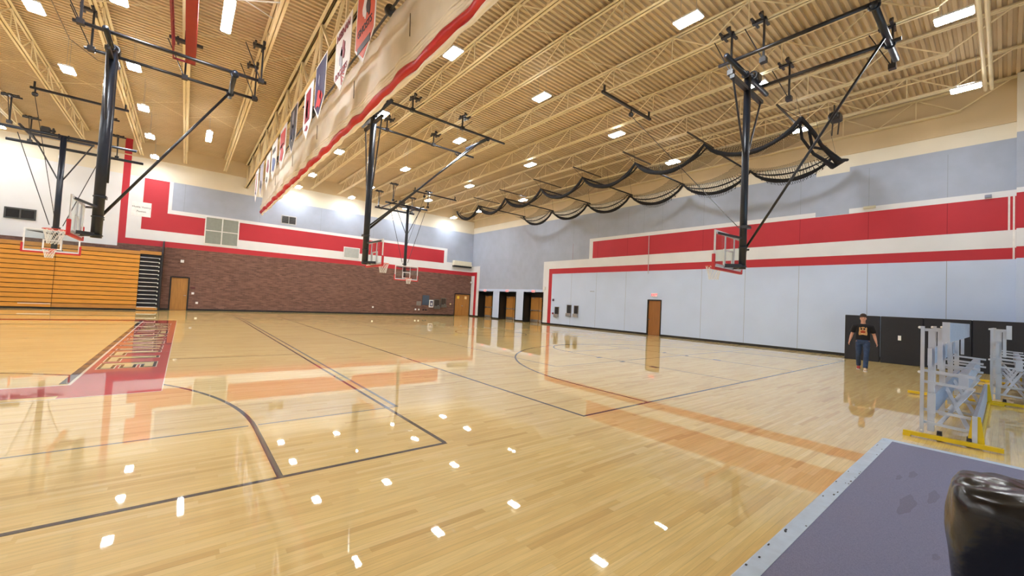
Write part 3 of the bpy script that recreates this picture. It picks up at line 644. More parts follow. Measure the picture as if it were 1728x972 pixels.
# ------------------------------------------------------------------ school banners
BW = mat('white_banner_cloth', (232, 226, 226), 0.6); bc = {}
def cloth(n, rgb): return mat('banner_'+n, rgb, 0.6, var=.08, scale=4)
ORGC, NAVY, BLUE, REDC, MAR, BLKC, SILV = cloth('orange', (206, 78, 40)), cloth('navy', (44, 42, 78)), cloth('blue', (50, 78, 150)), cloth('red', (200, 42, 46)), cloth('maroon', (140, 34, 52)), cloth('black', (44, 36, 38)), cloth('grey', (150, 146, 156))
def banner(label, ya, yb, zt, bg, field, texts=(), shapes=(), stripes=None, inset=.07):
    """hangs in the plane x = 3.45; ya > yb (left edge first, as seen from the court)"""
    ka = .845; xs_ = lambda z_: 1.65+(z_-1.65)*ka
    ya, yb, zt = ya*ka, yb*ka, xs_(zt); texts = [(a, c*ka, xs_(z_), m, q) for a, c, z_, m, q in texts]
    shapes = [(k_, cy*ka, xs_(z_), w_*ka, h_*ka, m) for k_, cy, z_, w_, h_, m in shapes]
    zb, zp_ = zt-1.55*ka, zt-2.2*ka; ym = (ya+yb)/2; x = 2.88
    t = empty('school_banner', label, 'banner', (x, ym, zp_), 0, 'school banners along the girder')
    def pent(k, zt_): 
        return [(ya-k-ym, zt_-zp_-k*.6), (ya-k-ym, zb-zp_+k*.2), (0, k*1.5), (yb+k-ym, zb-zp_+k*.2), (yb+k-ym, zt_-zp_-k*.6)]
    MB().prism(pent(0, zt), 'x', 0, .012).build('cloth', BW if bg is None else bg, t)
    if field: MB().prism(pent(inset, zt), 'x', -.006, 0).build('field', field, t)
    for s, sz, zz, m, bold in texts:
        text_mb(s, sz, (0, -1, 0), (0, 0, 1), (-.012, 0, zz-zp_), .006, .02, 1.0).build('lettering', m, t)
    for kind, cy, cz_, w_, h_, m in shapes:
        b = MB()
        if kind == 'blob': b.prism([(cy+w_*math.cos(a)*(.8+.25*math.sin(3*a+w_*9)), cz_-zp_+h_*math.sin(a)*(.8+.2*math.cos(4*a+h_*5))) for a in [2*PI*k/22 for k in range(22)]], 'x', -.014, -.006)
        elif kind == 'rect': b.prism([(cy-w_, cz_-zp_-h_), (cy+w_, cz_-zp_-h_), (cy+w_, cz_-zp_+h_), (cy-w_, cz_-zp_+h_)], 'x', -.014, -.006)
        elif kind == 'rays':
            for k in range(6):
                a = PI*(.62+.10*k)
                b.prism([(cy, cz_-zp_), (cy+w_*math.cos(a-.08), cz_-zp_-w_*math.sin(a-.08)*1.1), (cy+w_*math.cos(a+.03), cz_-zp_-w_*math.sin(a+.03)*1.1)], 'x', -.014, -.006)
        b.build('emblem', m, t)
    return t
L5 = 'white' 
banner('orange and black banner lettered GHOSTS, nearest of the row', 11.95, 10.36, 10.2, None, ORGC, [('GHOSTS', .30, 9.0, BLKC, 0)], [('blob', -.25, 9.55, .2, .4, BLKC), ('blob', .05, 9.6, .2, .42, BW), ('rect', 0, 8.5, .5, .1, BLKC)])
banner('white banner lettered NEENAH ROCKETS in dark red', 14.05, 12.4, 10.2, None, None, [('NEENAH', .34, 9.93, MAR, 0), ('ROCKETS', .28, 8.62, MAR, 0)], [('blob', -.1, 9.3, .25, .34, MAR), ('blob', .08, 9.1, .2, .4, SILV), ('rays', 0, 8.52, .36, 0, REDC)])
banner('dark navy banner with a red lower panel, third of the row', 16.7, 15.15, 10.2, None, NAVY, [], [('blob', 0, 8.75, .5, .4, REDC), ('blob', .15, 9.5, .12, .25, SILV), ('blob', -.2, 8.8, .15, .2, BLUE)])
banner('white banner with a tall dark maroon emblem, fourth of the row', 18.5, 17.0, 9.95, None, None, [], [('rect', 0, 9.1, .38, .62, MAR), ('blob', .05, 9.0, .2, .5, SILV), ('blob', 0, 8.2, .3, .12, MAR)])
banner('charcoal banner with a blue foot, fifth of the row', 21.4, 19.9, 10.1, None, BLKC, [], [('blob', 0, 8.9, .42, .5, NAVY), ('blob', .1, 8.7, .2, .2, BW), ('rect', .05, 9.5, .2, .4, SILV)])
banner('red banner with white edges, sixth of the row', 24.0, 22.25, 9.95, None, None, [], [('rect', 0, 9.3, .62, .42, REDC), ('blob', .1, 8.6, .5, .5, REDC), ('rect', 0, 9.0, .5, .04, BW)])
banner('white banner with a blue lower emblem, seventh of the row', 26.5, 24.75, 9.9, None, None, [], [('blob', 0, 8.6, .6, .5, BLUE), ('rect', .1, 9.4, .5, .12, BLKC)])
banner('white banner with a maroon and black figure, eighth of the row', 28.5, 26.95, 9.75, None, None, [], [('blob', 0, 9.0, .4, .5, MAR), ('blob', .1, 8.2, .3, .2, BLKC)])
banner('grey and white banner, ninth of the row', 31.0, 29.6, 9.8, None, SILV, [], [('blob', 0, 8.4, .4, .3, BLKC)])
banner('white banner with a dark red stripe of letters, farthest of the row', 33.3, 31.9, 9.85, None, None, [], [('rect', 0, 9.0, .15, .6, MAR), ('blob', 0, 8.3, .25, .2, NAVY)])

# ------------------------------------------------------------------ raised batting-cage net
bn = empty('batting_cage_net', 'black batting-cage netting pulled up in swags under the ceiling at right', 'net', (16.9, 0, 0))
AP = [4.7, 8.2, 11.6, 15.0, 18.4, 22.0, 25.3, 28.4]
def swag(x, aps, zt, dip, r_, nm, ph=0):
    pts = []; rr = []
    for a, b_ in zip(aps, aps[1:]):
        for k in range(12):
            s = k/12; pts.append((x+.06*math.sin(s*PI), a+(b_-a)*s, zt-dip*(4*s*(1-s))**.8)); rr.append(r_*(.8+.5*math.sin(s*PI)+.15*math.sin(s*17+ph)))
    pts.append((x, aps[-1], zt)); rr.append(r_)
    MB().path(pts, rr, 8).build(nm, BLKROPE, bn, smooth=True)
swag(0, AP, 8.82, .80, .075, 'gathered_edge'); swag(4.7, [4.7, 8.1, 11.6, 15.1, 18.6, 22.1, 25.5], 8.8, .78, .075, 'gathered_edge', 2)
swag(.25, AP, 8.75, .58, .035, 'gathered_edge', 1); swag(4.4, [4.7, 8.1, 11.6, 15.1, 18.6, 22.1, 25.5], 8.75, .5, .03, 'gathered_edge', 3)
def netsheet(x0, x1, ztop, d0, d1, sagx, ys, nm='net_sheet', zl=0):
    mb = MB(); uv = []; nu, nv = 8*(len(ys)-1), 8; rows_ = []
    for i in range(nu+1):
        seg = min(i//8, len(ys)-2); s = (i-8*seg)/8; y = ys[seg]+(ys[seg+1]-ys[seg])*s; dd = (4*s*(1-s))**.8
        for j in range(nv+1):
            t_ = j/nv; x = x0+(x1-x0)*t_
            z = ztop-(d0+(d1-d0)*t_)*dd-sagx*4*t_*(1-t_)+zl*t_
            mb.v.append((x, y, z)); uv.append((y, x+z))
    for i in range(nu):
        for j in range(nv): a = i*(nv+1)+j; mb.f.append((a, a+1, a+nv+2, a+nv+1))
    return mb.build(nm, NET, bn, smooth=True, uv=uv)
netsheet(0, .45, 8.82, .80, .25, 0, AP, zl=.05); netsheet(4.7, 4.3, 8.8, .78, .3, 0, [4.7, 8.1, 11.6, 15.1, 18.6, 22.1, 25.5]); netsheet(4.72, 4.85, 8.8, .75, 1.0, 0, [4.7, 8.1, 11.6, 15.1])
netsheet(.4, 1.5, 8.8, .3, .5, .1, AP[:7]); netsheet(3.3, 4.4, 8.8, .5, .3, .1, AP[:7])
b = MB()  # gathered bundle at the south end and the cross ties at each gather
b.path([(0, 4.7, 8.82), (1.2, 4.6, 8.6), (2.4, 4.65, 8.5), (3.6, 4.6, 8.45), (4.2, 4.5, 8.3), (4.8, 4.6, 8.55)], [.07, .08, .07, .10, .15, .08], 8); b.build('end_bundle', BLKROPE, bn, smooth=True)
b = MB(); b.path([(0, 4.75, 8.82), (.9, 4.9, 8.4), (2.2, 4.85, 8.15), (3.3, 4.8, 8.2), (4.3, 4.7, 8.15), (4.85, 4.4, 8.5)], [.05, .05, .06, .07, .12, .07], 8); b.build('end_bundle', BLKROPE, bn, smooth=True)
b = MB(); b.path([(1.0, 4.7, 8.65), (1.8, 4.8, 8.3), (2.9, 4.7, 8.5), (3.9, 4.5, 8.25), (4.75, 4.3, 8.45)], [.05, .06, .05, .09, .06], 8); b.build('end_bundle', BLKROPE, bn, smooth=True)
for yy in AP[1:7]: MB().tube((0, yy, 8.82), (4.7, yy-.05, 8.8), .04, 6).build('cross_tie', BLKROPE, bn)
for yy in AP[:7]:
    b = MB(); b.bar((.05, yy+.8, 9.62), (2.6, yy+.8, 9.62), .06, .05); b.build('support_bar', mat('dark_steel_bar', (74, 66, 60), .5), bn)
    b = MB()
    for x in (.0, 2.4, 4.7): b.tube((x, yy, 8.82), (x, yy+.2, 9.86), .006, 4)
    b.tube((.1, yy+.8, 9.6), (0, yy, 8.82), .008, 4); b.build('lift_cord', BLK, bn)
t = empty('net_winch', 'black electric winch hung from the joists above the netting at right', 'winch', (19.2, 4.2, 9.3))
b = MB(); b.rbox(-.25, .25, -.18, .18, 0, .25, .04); b.torus((-.35, 0, .1), .13, .04, 'x', 14, 6); b.build('motor', BLK, t)
b = MB(); b.bar((-.2, 0, .25), (-.2, 0, .57), .05, .05, (1, 0, 0)); b.bar((.2, 0, .25), (.2, 0, .57), .05, .05, (1, 0, 0)); b.bar((.1, -.1, .1), (1.3, .2, -.05), .05, .04); b.bar((.1, .1, .1), (1.3, .4, -.05), .05, .04); b.build('bracket', mat('dark_steel_bar', (74, 66, 60), .5), t)
single(MB().tube((19.2, 1.0, 9.95), (19.2, 12.0, 9.95), .025, 6), 'net_rail', TANJ, 'thin rail running between joists above the black netting', 'rail')

# ------------------------------------------------------------------ folded wooden bleachers
YF = 33.6
bl = empty('folded_bleachers', 'folded orange wooden bleachers standing against the brick wall', 'bleachers', (-6, YF, 0))
for sx0, sx1 in ((-5.68, -2.22), (-12.4, -5.70), (-19.3, -12.42)):
    for k in range(14):
        z0 = .10+k*.256; yo = .03*(k % 2)*0+.0
        b = MB(); b.loft([[(x+6, .012, z0+.004), (x+6, 0.0, z0+.02), (x+6, .0, z0+.215), (x+6, .02, z0+.226), (x+6, .30, z0+.226), (x+6, .30, z0+.004)] for x in (sx0, sx1)])
        wood = WOODB2 if (k == 0 and sx0 == -5.68) or k == 13 else WOODB
        b.build('seat_board', wood, bl)
b = MB(); b.box(-19.3+6, -2.2+6, .05, 1.2, .1, 3.6); b.build('understructure', DARK, bl)
b = MB(); b.box(-19.3+6, -1.22+6, .02, .3, 0, .09); b.build('toe_rail', BASEB, bl)
b = MB(); b.box(-2.22+6, -1.24+6, .0, .3, 3.50, 3.70); b.build('seat_board', WOODB2, bl)
b = MB(); b.box(-2.20+6, -1.24+6, .14, 1.2, .1, 3.5); b.build('aisle_back', mat('navy_black_panel', (22, 22, 34), .6), bl)
b = MB(); b.box(-2.22+6, -1.24+6, .0, .25, .05, .19); b.build('seat_board', WOODB2, bl)
for k in range(13):
    z = .20+k*.256
    b = MB(); b.box(-2.20+6, -1.28+6, .0, .14, z, z+.035); b.box(-1.33+6, -1.28+6, 0, .14, z-.06, z+.035); b.build('step_edge', WHITE if k < 12 else ALU, bl)
b = MB(); b.prism([(.05, 0), (1.30, 0), (1.30, 4.48), (1.22, 4.5), (.28, 3.74), (.05, 3.6)], 'x', -1.24+6, -1.16+6); b.build('end_panel', mat('black_end_panel', (28, 28, 36), .5), bl)
b = MB(); b.box(-6.9+6, -5.72+6, -.03, .0, .27, .30); b.build('label_strip', WHITE, bl)

# ------------------------------------------------------------------ things on the north wall
def wbox(name, x0, x1, z0, z1, d, m, label, cat, group=None): return single(MB().box(x0, x1, YB-d-.002, YB-.002, z0, z1), name, m, label, cat, group)
t = empty('wall_sign', 'white printed paper sign on the red painted corner shape', 'sign', (-2.42, YB-.02, 6.4))
MB().box(-.46, .46, 0, .02, -.46, .46).build('board', WHITE, t)
GT = mat('grey_print', (110, 112, 116), .8)
text_mb('Hustle Victory', .15, (1, 0, 0), (0, 0, 1), (0, -.003, .12), .004, .01).build('lettering', GT, t)
text_mb('Passion', .15, (1, 0, 0), (0, 0, 1), (0, -.003, -.14), .004, .01).build('lettering', GT, t)
t = empty('acoustic_square', 'white framed square of four grey acoustic panes on the north wall', 'acoustic panel', (1.82, YB-.06, 5.57))
b = MB()
for x0, x1, z0, z1 in ((-.98, .98, .9, .96), (-.98, .98, -.96, -.9), (-.98, -.92, -.9, .9), (.92, .98, -.9, .9), (-.03, .03, -.9, .9), (-.92, .92, -.03, .03)): b.box(x0, x1, -.02, .06, z0, z1)
b.build('frame', WHITE, t)
GP = mat('green_grey_fabric', (146, 152, 146), .95)
for x in (-.475, .475):
    for z in (-.465, .465): MB().box(x-.435, x+.435, 0, .06, z-.425, z+.425).build('pane', GP, t)
t = empty('air_vent', 'grey louvred air vent high on the north wall', 'air vent', (5.92, YB-.03, 6.78))
b = MB(); b.box(-.52, .52, -.01, .03, 0, .05).box(-.52, .52, -.01, .03, .6, .65).box(-.52, -.47, -.01, .03, .05, .6).box(.47, .52, -.01, .03, .05, .6).box(-.02, .02, -.01, .03, .05, .6); b.build('frame', mat('light_grey_metal', (190, 190, 190), .5), t)
b = MB(); 
for k in range(9): b.bar((-.47, .0, .09+k*.06), (.47, .0, .09+k*.06), .04, .012, (0, .5, 1))
b.build('slats', mat('dark_grey_metal', (96, 96, 98), .5), t); MB().box(-.47, .47, .02, .03, .05, .6).build('backing', DARK, t)
t = empty('notice_board', 'blank pale square board with a white frame on the north wall', 'board', (10.76, YB-.04, 5.13))
MB().box(-.66, .66, 0, .04, -.46, .46).build('frame', WHITE, t); MB().box(-.6, .6, -.01, 0, -.40, .40).build('panel', mat('pale_grey_green', (180, 186, 184), .8), t)
t = empty('wall_air_conditioner', 'cream wall air conditioner above the brick near the corner', 'air conditioner', (21.62, YB-.35, 4.9))
MB().rbox(-1.05, 1.05, 0, .35, .15, .62, .03).build('casing', mat('cream_enamel', (232, 228, 208), .4), t); MB().box(-1.03, 1.03, -.02, .35, 0, .14).build('outlet', BASEB, t)
wbox('electrical_panel', 17.53, 18.22, .96, 1.90, .06, mat('slate_blue_enamel', (70, 84, 104), .4), 'slate blue electrical panel on the brick wall', 'electrical panel')
wbox('junction_box', 16.95, 17.4, .9, 1.3, .05, mat('grey_enamel', (130, 124, 120), .5), 'small grey box left of the blue electrical panel', 'box')
t = empty('defibrillator_cabinet', 'white framed cabinet on the brick wall beside the blue panel', 'cabinet', (18.45, YB-.12, .76))
MB().rbox(-.23, .23, 0, .12, 0, .72, .03).build('case', WHITE, t); MB().box(-.15, .15, -.01, 0, .1, .62).build('window', mat('violet_grey_glass', (96, 96, 120), .2), t)
MB().prism([(-.05, .2), (.04, .18), (.07, .36), (-.02, .5), (-.08, .34)], 'y', -.015, -.01).build('symbol', WHITE, t)
for n_, (x0, x1, z0, z1) in enumerate(((18.78, 19.4, .64, 1.56), (19.5, 20.1, .8, 1.72))):
    t = empty('drinking_fountain', 'grey recessed drinking fountain on the brick wall, %s of the two' % ('left', 'right')[n_], 'drinking fountain', ((x0+x1)/2, YB-.05, z0), 0, 'brick wall fountains'); w2 = (x1-x0)/2; hh = z1-z0
    b = MB(); b.box(-w2, w2, 0, .05, hh-.07, hh).box(-w2, w2, -.12, .05, 0, .28).box(-w2, -w2+.06, 0, .05, .28, hh-.07).box(w2-.06, w2, 0, .05, .28, hh-.07); b.build('surround', mat('dull_steel', (120, 116, 108), .4, .5), t)
    MB().box(-w2+.06, w2-.06, .03, .05, .28, hh-.07).build('recess', mat('dark_recess', (60, 50, 46), .6), t); MB().ball((.1, -.06, .30), .05).build('spout', STEEL, t)
for n_, (x, z, m, nm) in enumerate(((16.88, .53, WHITE, 'white'), (17.22, .53, WHITE, 'small white'), (17.68, .5, BASEB, 'black'), (17.95, .5, BASEB, 'small black'), (20.6, 1.16, mat('cream_paper', (238, 214, 160), 0.7), 'cream'), (12.85, .62, WHITE, 'white'), (.72, .53, WHITE, 'white'), (.47, 1.17, WHITE, 'white'))):
    wbox('wall_outlet', x-.07, x+.07, z-.07, z+.07, .03, m, nm+' outlet plate '+('low on the brick under the blue panel, leftmost', 'low on the brick under the blue panel, second', 'low on the brick under the blue panel, third', 'low on the brick under the blue panel, rightmost', 'on the brick left of the double door', 'low on the brick below the middle hoop', 'low beside the left single door', 'at hand height beside the left single door')[n_], 'outlet', 'outlet plates on the brick wall')
wbox('room_sign', .32, .58, 1.47, 1.60, .02, mat('maroon_sign', (90, 40, 44), .5), 'dark red room sign beside the left single door', 'sign')
wbox('wall_speaker', -.30, -.12, 3.2, 3.38, .08, WHITE, 'small white box on the brick above the left single door', 'alarm')
single(MB().rbox(XR-.2, XR-.02, YB-.3, YB-.1, 3.38, 3.56, .03), 'corner_camera', WHITE, 'small white security camera in the corner above the double door', 'camera')

# ------------------------------------------------------------------ things on the east wall
def exit_sign(y, z, label):
    t = empty('exit_sign', label, 'exit sign', (XR-.06, y, z), 0, 'exit signs')
    MB().box(0, .06, -.19, .19, -.11, .11).build('case', WHITE, t)
    text_mb('EXIT', .2, (0, -1, 0), (0, 0, 1), (-.004, 0, 0), .004, .02).build('lettering', mat('lit_red_letters', (230, 40, 60), .5, emit=1.2, emit_col=(.9, .05, .1)), t)
exit_sign(13.93, 2.55, 'white and red EXIT sign above the lone single door on the right')
for y, nm in ((32.3, 'far left'), (28.8, 'middle'), (25.25, 'nearest')): exit_sign(y, 2.66, 'white and red EXIT sign above the %s recessed double door' % nm)
def ebox(name, y0, y1, z0, z1, d, m, label, cat, group=None): return single(MB().box(XR-d-.002, XR-.002, y0, y1, z0, z1), name, m, label, cat, group)
for n_, (y0, y1, z0, z1) in enumerate(((22.2, 22.65, .64, 1.46), (20.9, 21.35, .77, 1.66), (20.2, 20.63, .77, 1.63))):
    t = empty('drinking_fountain', 'black and grey wall fountain on the pale east wall, %s' % ('beside the red stripe', 'left of the close pair', 'right of the close pair')[n_], 'drinking fountain', (XR-.04, (y0+y1)/2, z0), 0, 'east wall fountains'); w2 = (y1-y0)/2; hh = z1-z0
    b = MB(); b.box(0, .04, -w2, w2, hh-.04, hh).box(0, .04, -w2, -w2+.04, .25, hh).box(0, .04, w2-.04, w2, .25, hh); b.build('surround', mat('dull_steel', (120, 116, 108), .4, .5), t)
    MB().box(.02, .04, -w2+.04, w2-.04, .25, hh-.04).build('recess', mat('black_recess', (34, 32, 36), .5), t); MB().rbox(-.14, .04, -w2, w2, 0, .25, .02).build('basin', mat('light_steel', (160, 158, 160), .4, .4), t)
ebox('fire_alarm', 22.80, 22.95, 1.9, 2.08, .05, mat('purple_grey_plastic', (80, 60, 90), .5), 'small dark alarm strobe right of the red stripe', 'alarm')
ebox('alarm_pull', 22.78, 22.92, .86, .99, .05, mat('deep_red_plastic', (120, 24, 30), .5), 'small red alarm pull right of the red stripe', 'alarm')
ebox('wall_camera', 23.82, 24.0, 2.80, 3.02, .12, WHITE, 'small white camera box left of the red stripe on the east wall', 'camera')
single(MB().tube((XR-.03, 14.45, 3.9), (XR-.03, 14.48, 6.38), .022, 6), 'wall_conduit', mat('light_conduit', (200, 196, 200), .5), 'thin vertical conduit crossing the red stripes on the east wall', 'conduit')
ebox('emergency_light', 3.55, 3.95, 6.50, 6.60, .12, mat('beige_plastic', (206, 200, 176), .5), 'beige emergency light under the grey panels, middle right', 'emergency light')
ebox('emergency_light', .33, .50, 6.40, 6.50, .12, mat('blue_grey_plastic', (140, 146, 170), .5), 'grey emergency light under the grey panels, far right', 'emergency light')
ebox('thermostat', 18.76, 19.15, 2.70, 2.74, .02, SEAM, 'thin grey plate high on the pale east wall', 'plate')

# black folding panels standing before the east wall
PADM = mat('black_vinyl_panel', (26, 28, 38), .5, var=.1, scale=3)
seams = [4.25, 3.13, 1.93, .73, -.47, -1.67, -2.87]
for n_, (a, b_) in enumerate(zip(seams, seams[1:])):
    t = empty('folding_panel', 'black upholstered standing panel, %s' % ('leftmost, behind the walking person', 'second from left, with a white plate', 'third from left, behind the first folded bleacher', 'fourth from left, behind the gap between the folded bleachers', 'fifth from left, beyond the right edge', 'last of the row')[n_], 'panel', (21.55, (a+b_)/2, 0), 0, 'black standing panels by the east wall')
    h_ = (a-b_)/2-(.015 if n_ < 1 else .001); MB().rbox(-.05, .05, -h_, h_, .0, 1.82, .02).build('padding', PADM, t)
    b = MB(); b.box(.05, .09, -h_+.05, h_-.05, .05, 1.75); b.box(.05, .35, -h_+.1, -h_+.14, 0, .04); b.box(.05, .35, h_-.14, h_-.1, 0, .04); b.build('support', BLK, t)
    if n_ in (1, 2): MB().box(-.06, -.05, .0, .09 if n_ == 1 else .03, .92, 1.10).build('plate', WHITE, t)

# ------------------------------------------------------------------ tip-and-roll aluminium bleachers
def bleacher(label, ox, oy, length):
    t = empty('folded_aluminium_bleacher', label, 'portable bleacher', (ox, oy, 0), 0, 'tipped aluminium bleachers')
    def plank(y0, y1, z0, z1, x0, x1, nm):
        b = MB(); b.rbox(x0, x1, y0, y1, z0, z1, .008)
        o = b.build(nm, ALUD, t); e = MB(); e.box(x0-.012, x0, y0-.002, y1+.002, z0-.002, z1+.002); e.build('end_cap', ALU, o)
    plank(.49, .56, 1.385, 1.67, 0, length+.2, 'seat_plank')
    plank(.66, .70, 1.04, 1.285, -.02, length, 'foot_plank')
    plank(.335, .43, .70, .93, .6, length+.2, 'seat_plank')
    plank(.62, .70, .37, .65, 0, length, 'foot_plank')
    plank(.23, .275, .06, .42, 0, length, 'foot_plank')
    n_ = 4
    for i in range(n_):
        x = .04+(length-.1)*i/(n_-1)
        b = MB(); b.bar((x, .76, .06), (x, .76, 1.60), .035, .04, (0, 1, 0)); b.bar((x+.04, .67, .1), (x+.04, .67, 1.53), .05, .07, (0, 1, 0)); b.build('upright', ALU, t)
        b = MB()
        b.bar((x+.02, .78, 1.55), (x+.02, .52, 1.55), .04, .04); b.build('cross_rail', ALU, t)
        for z in (.96, .80, .40, .22): MB().bar((x+.02, .76, z), (x+.02, .25, z-.03), .03, .035).build('cross_rail', ALU, t)
        MB().bar((x, .585, 1.0), (x, .585, 1.56), .03, .05, (0, 1, 0)).build('cross_rail', ALU, t)
        b = MB(); b.ball((x, .79, 1.58), .02); b.ball((x, .79, .93), .02); b.ball((x, .76, .10), .022); b.build('bolt', WHITE, t)
    for i in range(0, n_-1):
        xa = .04+(length-.1)*i/(n_-1); xb = .04+(length-.1)*(i+1)/(n_-1)
        b = MB(); b.bar((xa, .60, .20), (xb, .33, .60), .012, .05, (0, 1, 0)); b.bar((xa, .30, .20), (xb, .62, .58), .012, .05, (0, 1, 0)); b.build('x_brace', ALU, t)
    for x in (-.05, length-.12):
        b = MB(); b.bar((x, .94 if x < 0 else 1.42, .045), (x, .0, .045), .07, .055); b.prism([(.32, .05), (.16, .05), (.20, .42), (.28, .42)], 'x', x+.05, x+.07); b.bar((x, .94, .02), (x, .86, .02), .1, .04); b.build('dolly_base', YEL, t)
        b = MB()
        for y_ in (.58, .30):
            b.tube((x+.09, y_-.025, .065), (x+.09, y_+.025, .065), .065, 14); 
        b.build('caster', BLK, t)
    b = MB(); b.bar((0, .20, .05), (length, .20, .05), .03, .03); b.build('dolly_rail', YEL, t)
    return t
bleacher('folded aluminium bleacher on yellow dollies, nearer one beside the carpet', 8.36, 0.0, 4.9)
bleacher('folded aluminium bleacher on yellow dollies, farther one at the right edge', 13.45, -.58, 5.0)

# ------------------------------------------------------------------ carpet with metal threshold
CARP = mat('grey_violet_carpet', (128, 128, 154), .95, var=.16, scale=160)
ct = empty('entry_carpet', 'grey violet entry carpet bordered by a scuffed metal threshold strip', 'carpet', (3, -1, 0))
MB().box(-4.5-3, 7.60-3, -3.0, .965+1, .0005, .010).build('pile', CARP, ct)
TH = mat('scuffed_pale_metal', (190, 206, 224), .5, .1, var=.08, scale=9)
MB().loft([[(-7.5, .965+1, .012), (-7.5, 1.075+1, .006), (-7.5, 1.085+1, .001), (-7.5, .965+1, .001)], [(4.72, .965+1, .012), (4.72, 1.075+1, .006), (4.72, 1.085+1, .001), (4.72, .965+1, .001)]]).build('threshold_strip', TH, ct)
MB().box(7.60-3, 7.72-3, -3, 1.06+1, .001, .011).build('threshold_strip', TH, ct)
b = MB()
for k in range(26):
    x = random.uniform(2.2, 7.4)-3; y_ = random.choice((random.uniform(.97, 1.0), random.uniform(1.03, 1.07)))+1; s = random.uniform(.004, .012); b.box(x, x+s*random.uniform(1, 4), y_, y_+s, .0085, .0128)
b.build('scuff_marks', BASEB, ct)
b = MB()
for (cx, cy, rx, ry) in ((5.15, .55, .30, .05), (5.6, .42, .22, .035), (6.2, .62, .14, .03), (5.95, .70, .1, .02), (4.2, .3, .06, .02)):
    MB().prism([(cx-3+rx*math.cos(a)*(1+.2*math.sin(3*a)), cy+1+ry*math.sin(a)*(1+.2*math.cos(5*a))) for a in [2*PI*k/20 for k in range(20)]], 'z', .0098, .0104).build('damp_stain', mat('damp_carpet', (118, 116, 138), .9, var=.14, scale=160), ct)

# ------------------------------------------------------------------ black-bagged bin
BAG = mat('black_plastic_bag', (12, 15, 22), .24, var=.3, scale=5, spec=.55, bump=.7)
bt = empty('bagged_bin', 'rectangular bin wrapped in a glossy black plastic bag on the carpet', 'trash bin', (3.15, -.18, 0.012))
def bagring(z, sx, sy, amp, ph, n=72):
    out = []
    for k in range(n):
        a = 2*PI*k/n; c, s = math.cos(a), math.sin(a); p = 5.0
        r = (abs(c/sx)**p+abs(s/sy)**p)**(-1/p)
        w_ = 1+amp*(math.sin(a*9+ph+z*3)+.6*math.sin(a*17+ph*2+z*7)+.4*math.sin(a*31+z*13))
        out.append((r*c*w_, r*s*w_, z))
    return out
sx, sy = .29, .355
from mathutils import noise as _nz
rings = [bagring(z, sx*k, sy*k, am, ph) for z, k, am, ph in ((0, .84, .006, 0), (.1, .88, .01, .3), (.2, .90, .014, .6), (.3, .92, .014, .9), (.4, .95, .012, 1.2), (.48, .965, .014, 1.6), (.56, .985, .014, 2.0), (.63, 1.0, .012, 2.3), (.70, 1.0, .012, 2.4), (.75, .995, .010, 2.6), (.79, .98, .008, 2.7), (.815, .95, .006, 2.8), (.83, .91, .006, 2.9), (.838, .85, .004, 3.0), (.843, .75, .003, 3.1), (.846, .62, .003, 3.2), (.848, .48, .003, 3.3), (.850, .34, .003, 3.3), (.851, .2, .003, 3.3), (.851, .02, .003, 3.3))]
for r_ in rings:
    for i_, p_ in enumerate(r_):
        v_ = Vector(p_); k_ = min(max((v_.z-.35)/.4, .25), 1.0)
        a_ = 1-abs(_nz.noise(v_*7.0))*2.2; b2 = 1-abs(_nz.noise(v_*15.0+Vector((3, 1, 7))))*2.2
        d_ = (.016*a_+.007*b2)*k_; out_ = Vector((v_.x, v_.y, .35*max(0, v_.z-.6)*3)).normalized()
        r_[i_] = tuple(v_+out_*d_+Vector((0, 0, d_*.7 if v_.z > .82 else 0)))
b = MB(); b.loft(rings); bag_ = b.build('bag', BAG, bt, smooth=True); sd_ = bag_.modifiers.new('s', 'SUBSURF'); sd_.levels = sd_.render_levels = 1
b = MB(); b.path([(-.292, -.02, .62), (-.285, -.03, .4), (-.27, -.03, .2), (-.255, -.03, .02)], .012, 6); b.build('bag_crease', mat('grey_plastic_crease', (70, 76, 84), .4), bt, smooth=True)

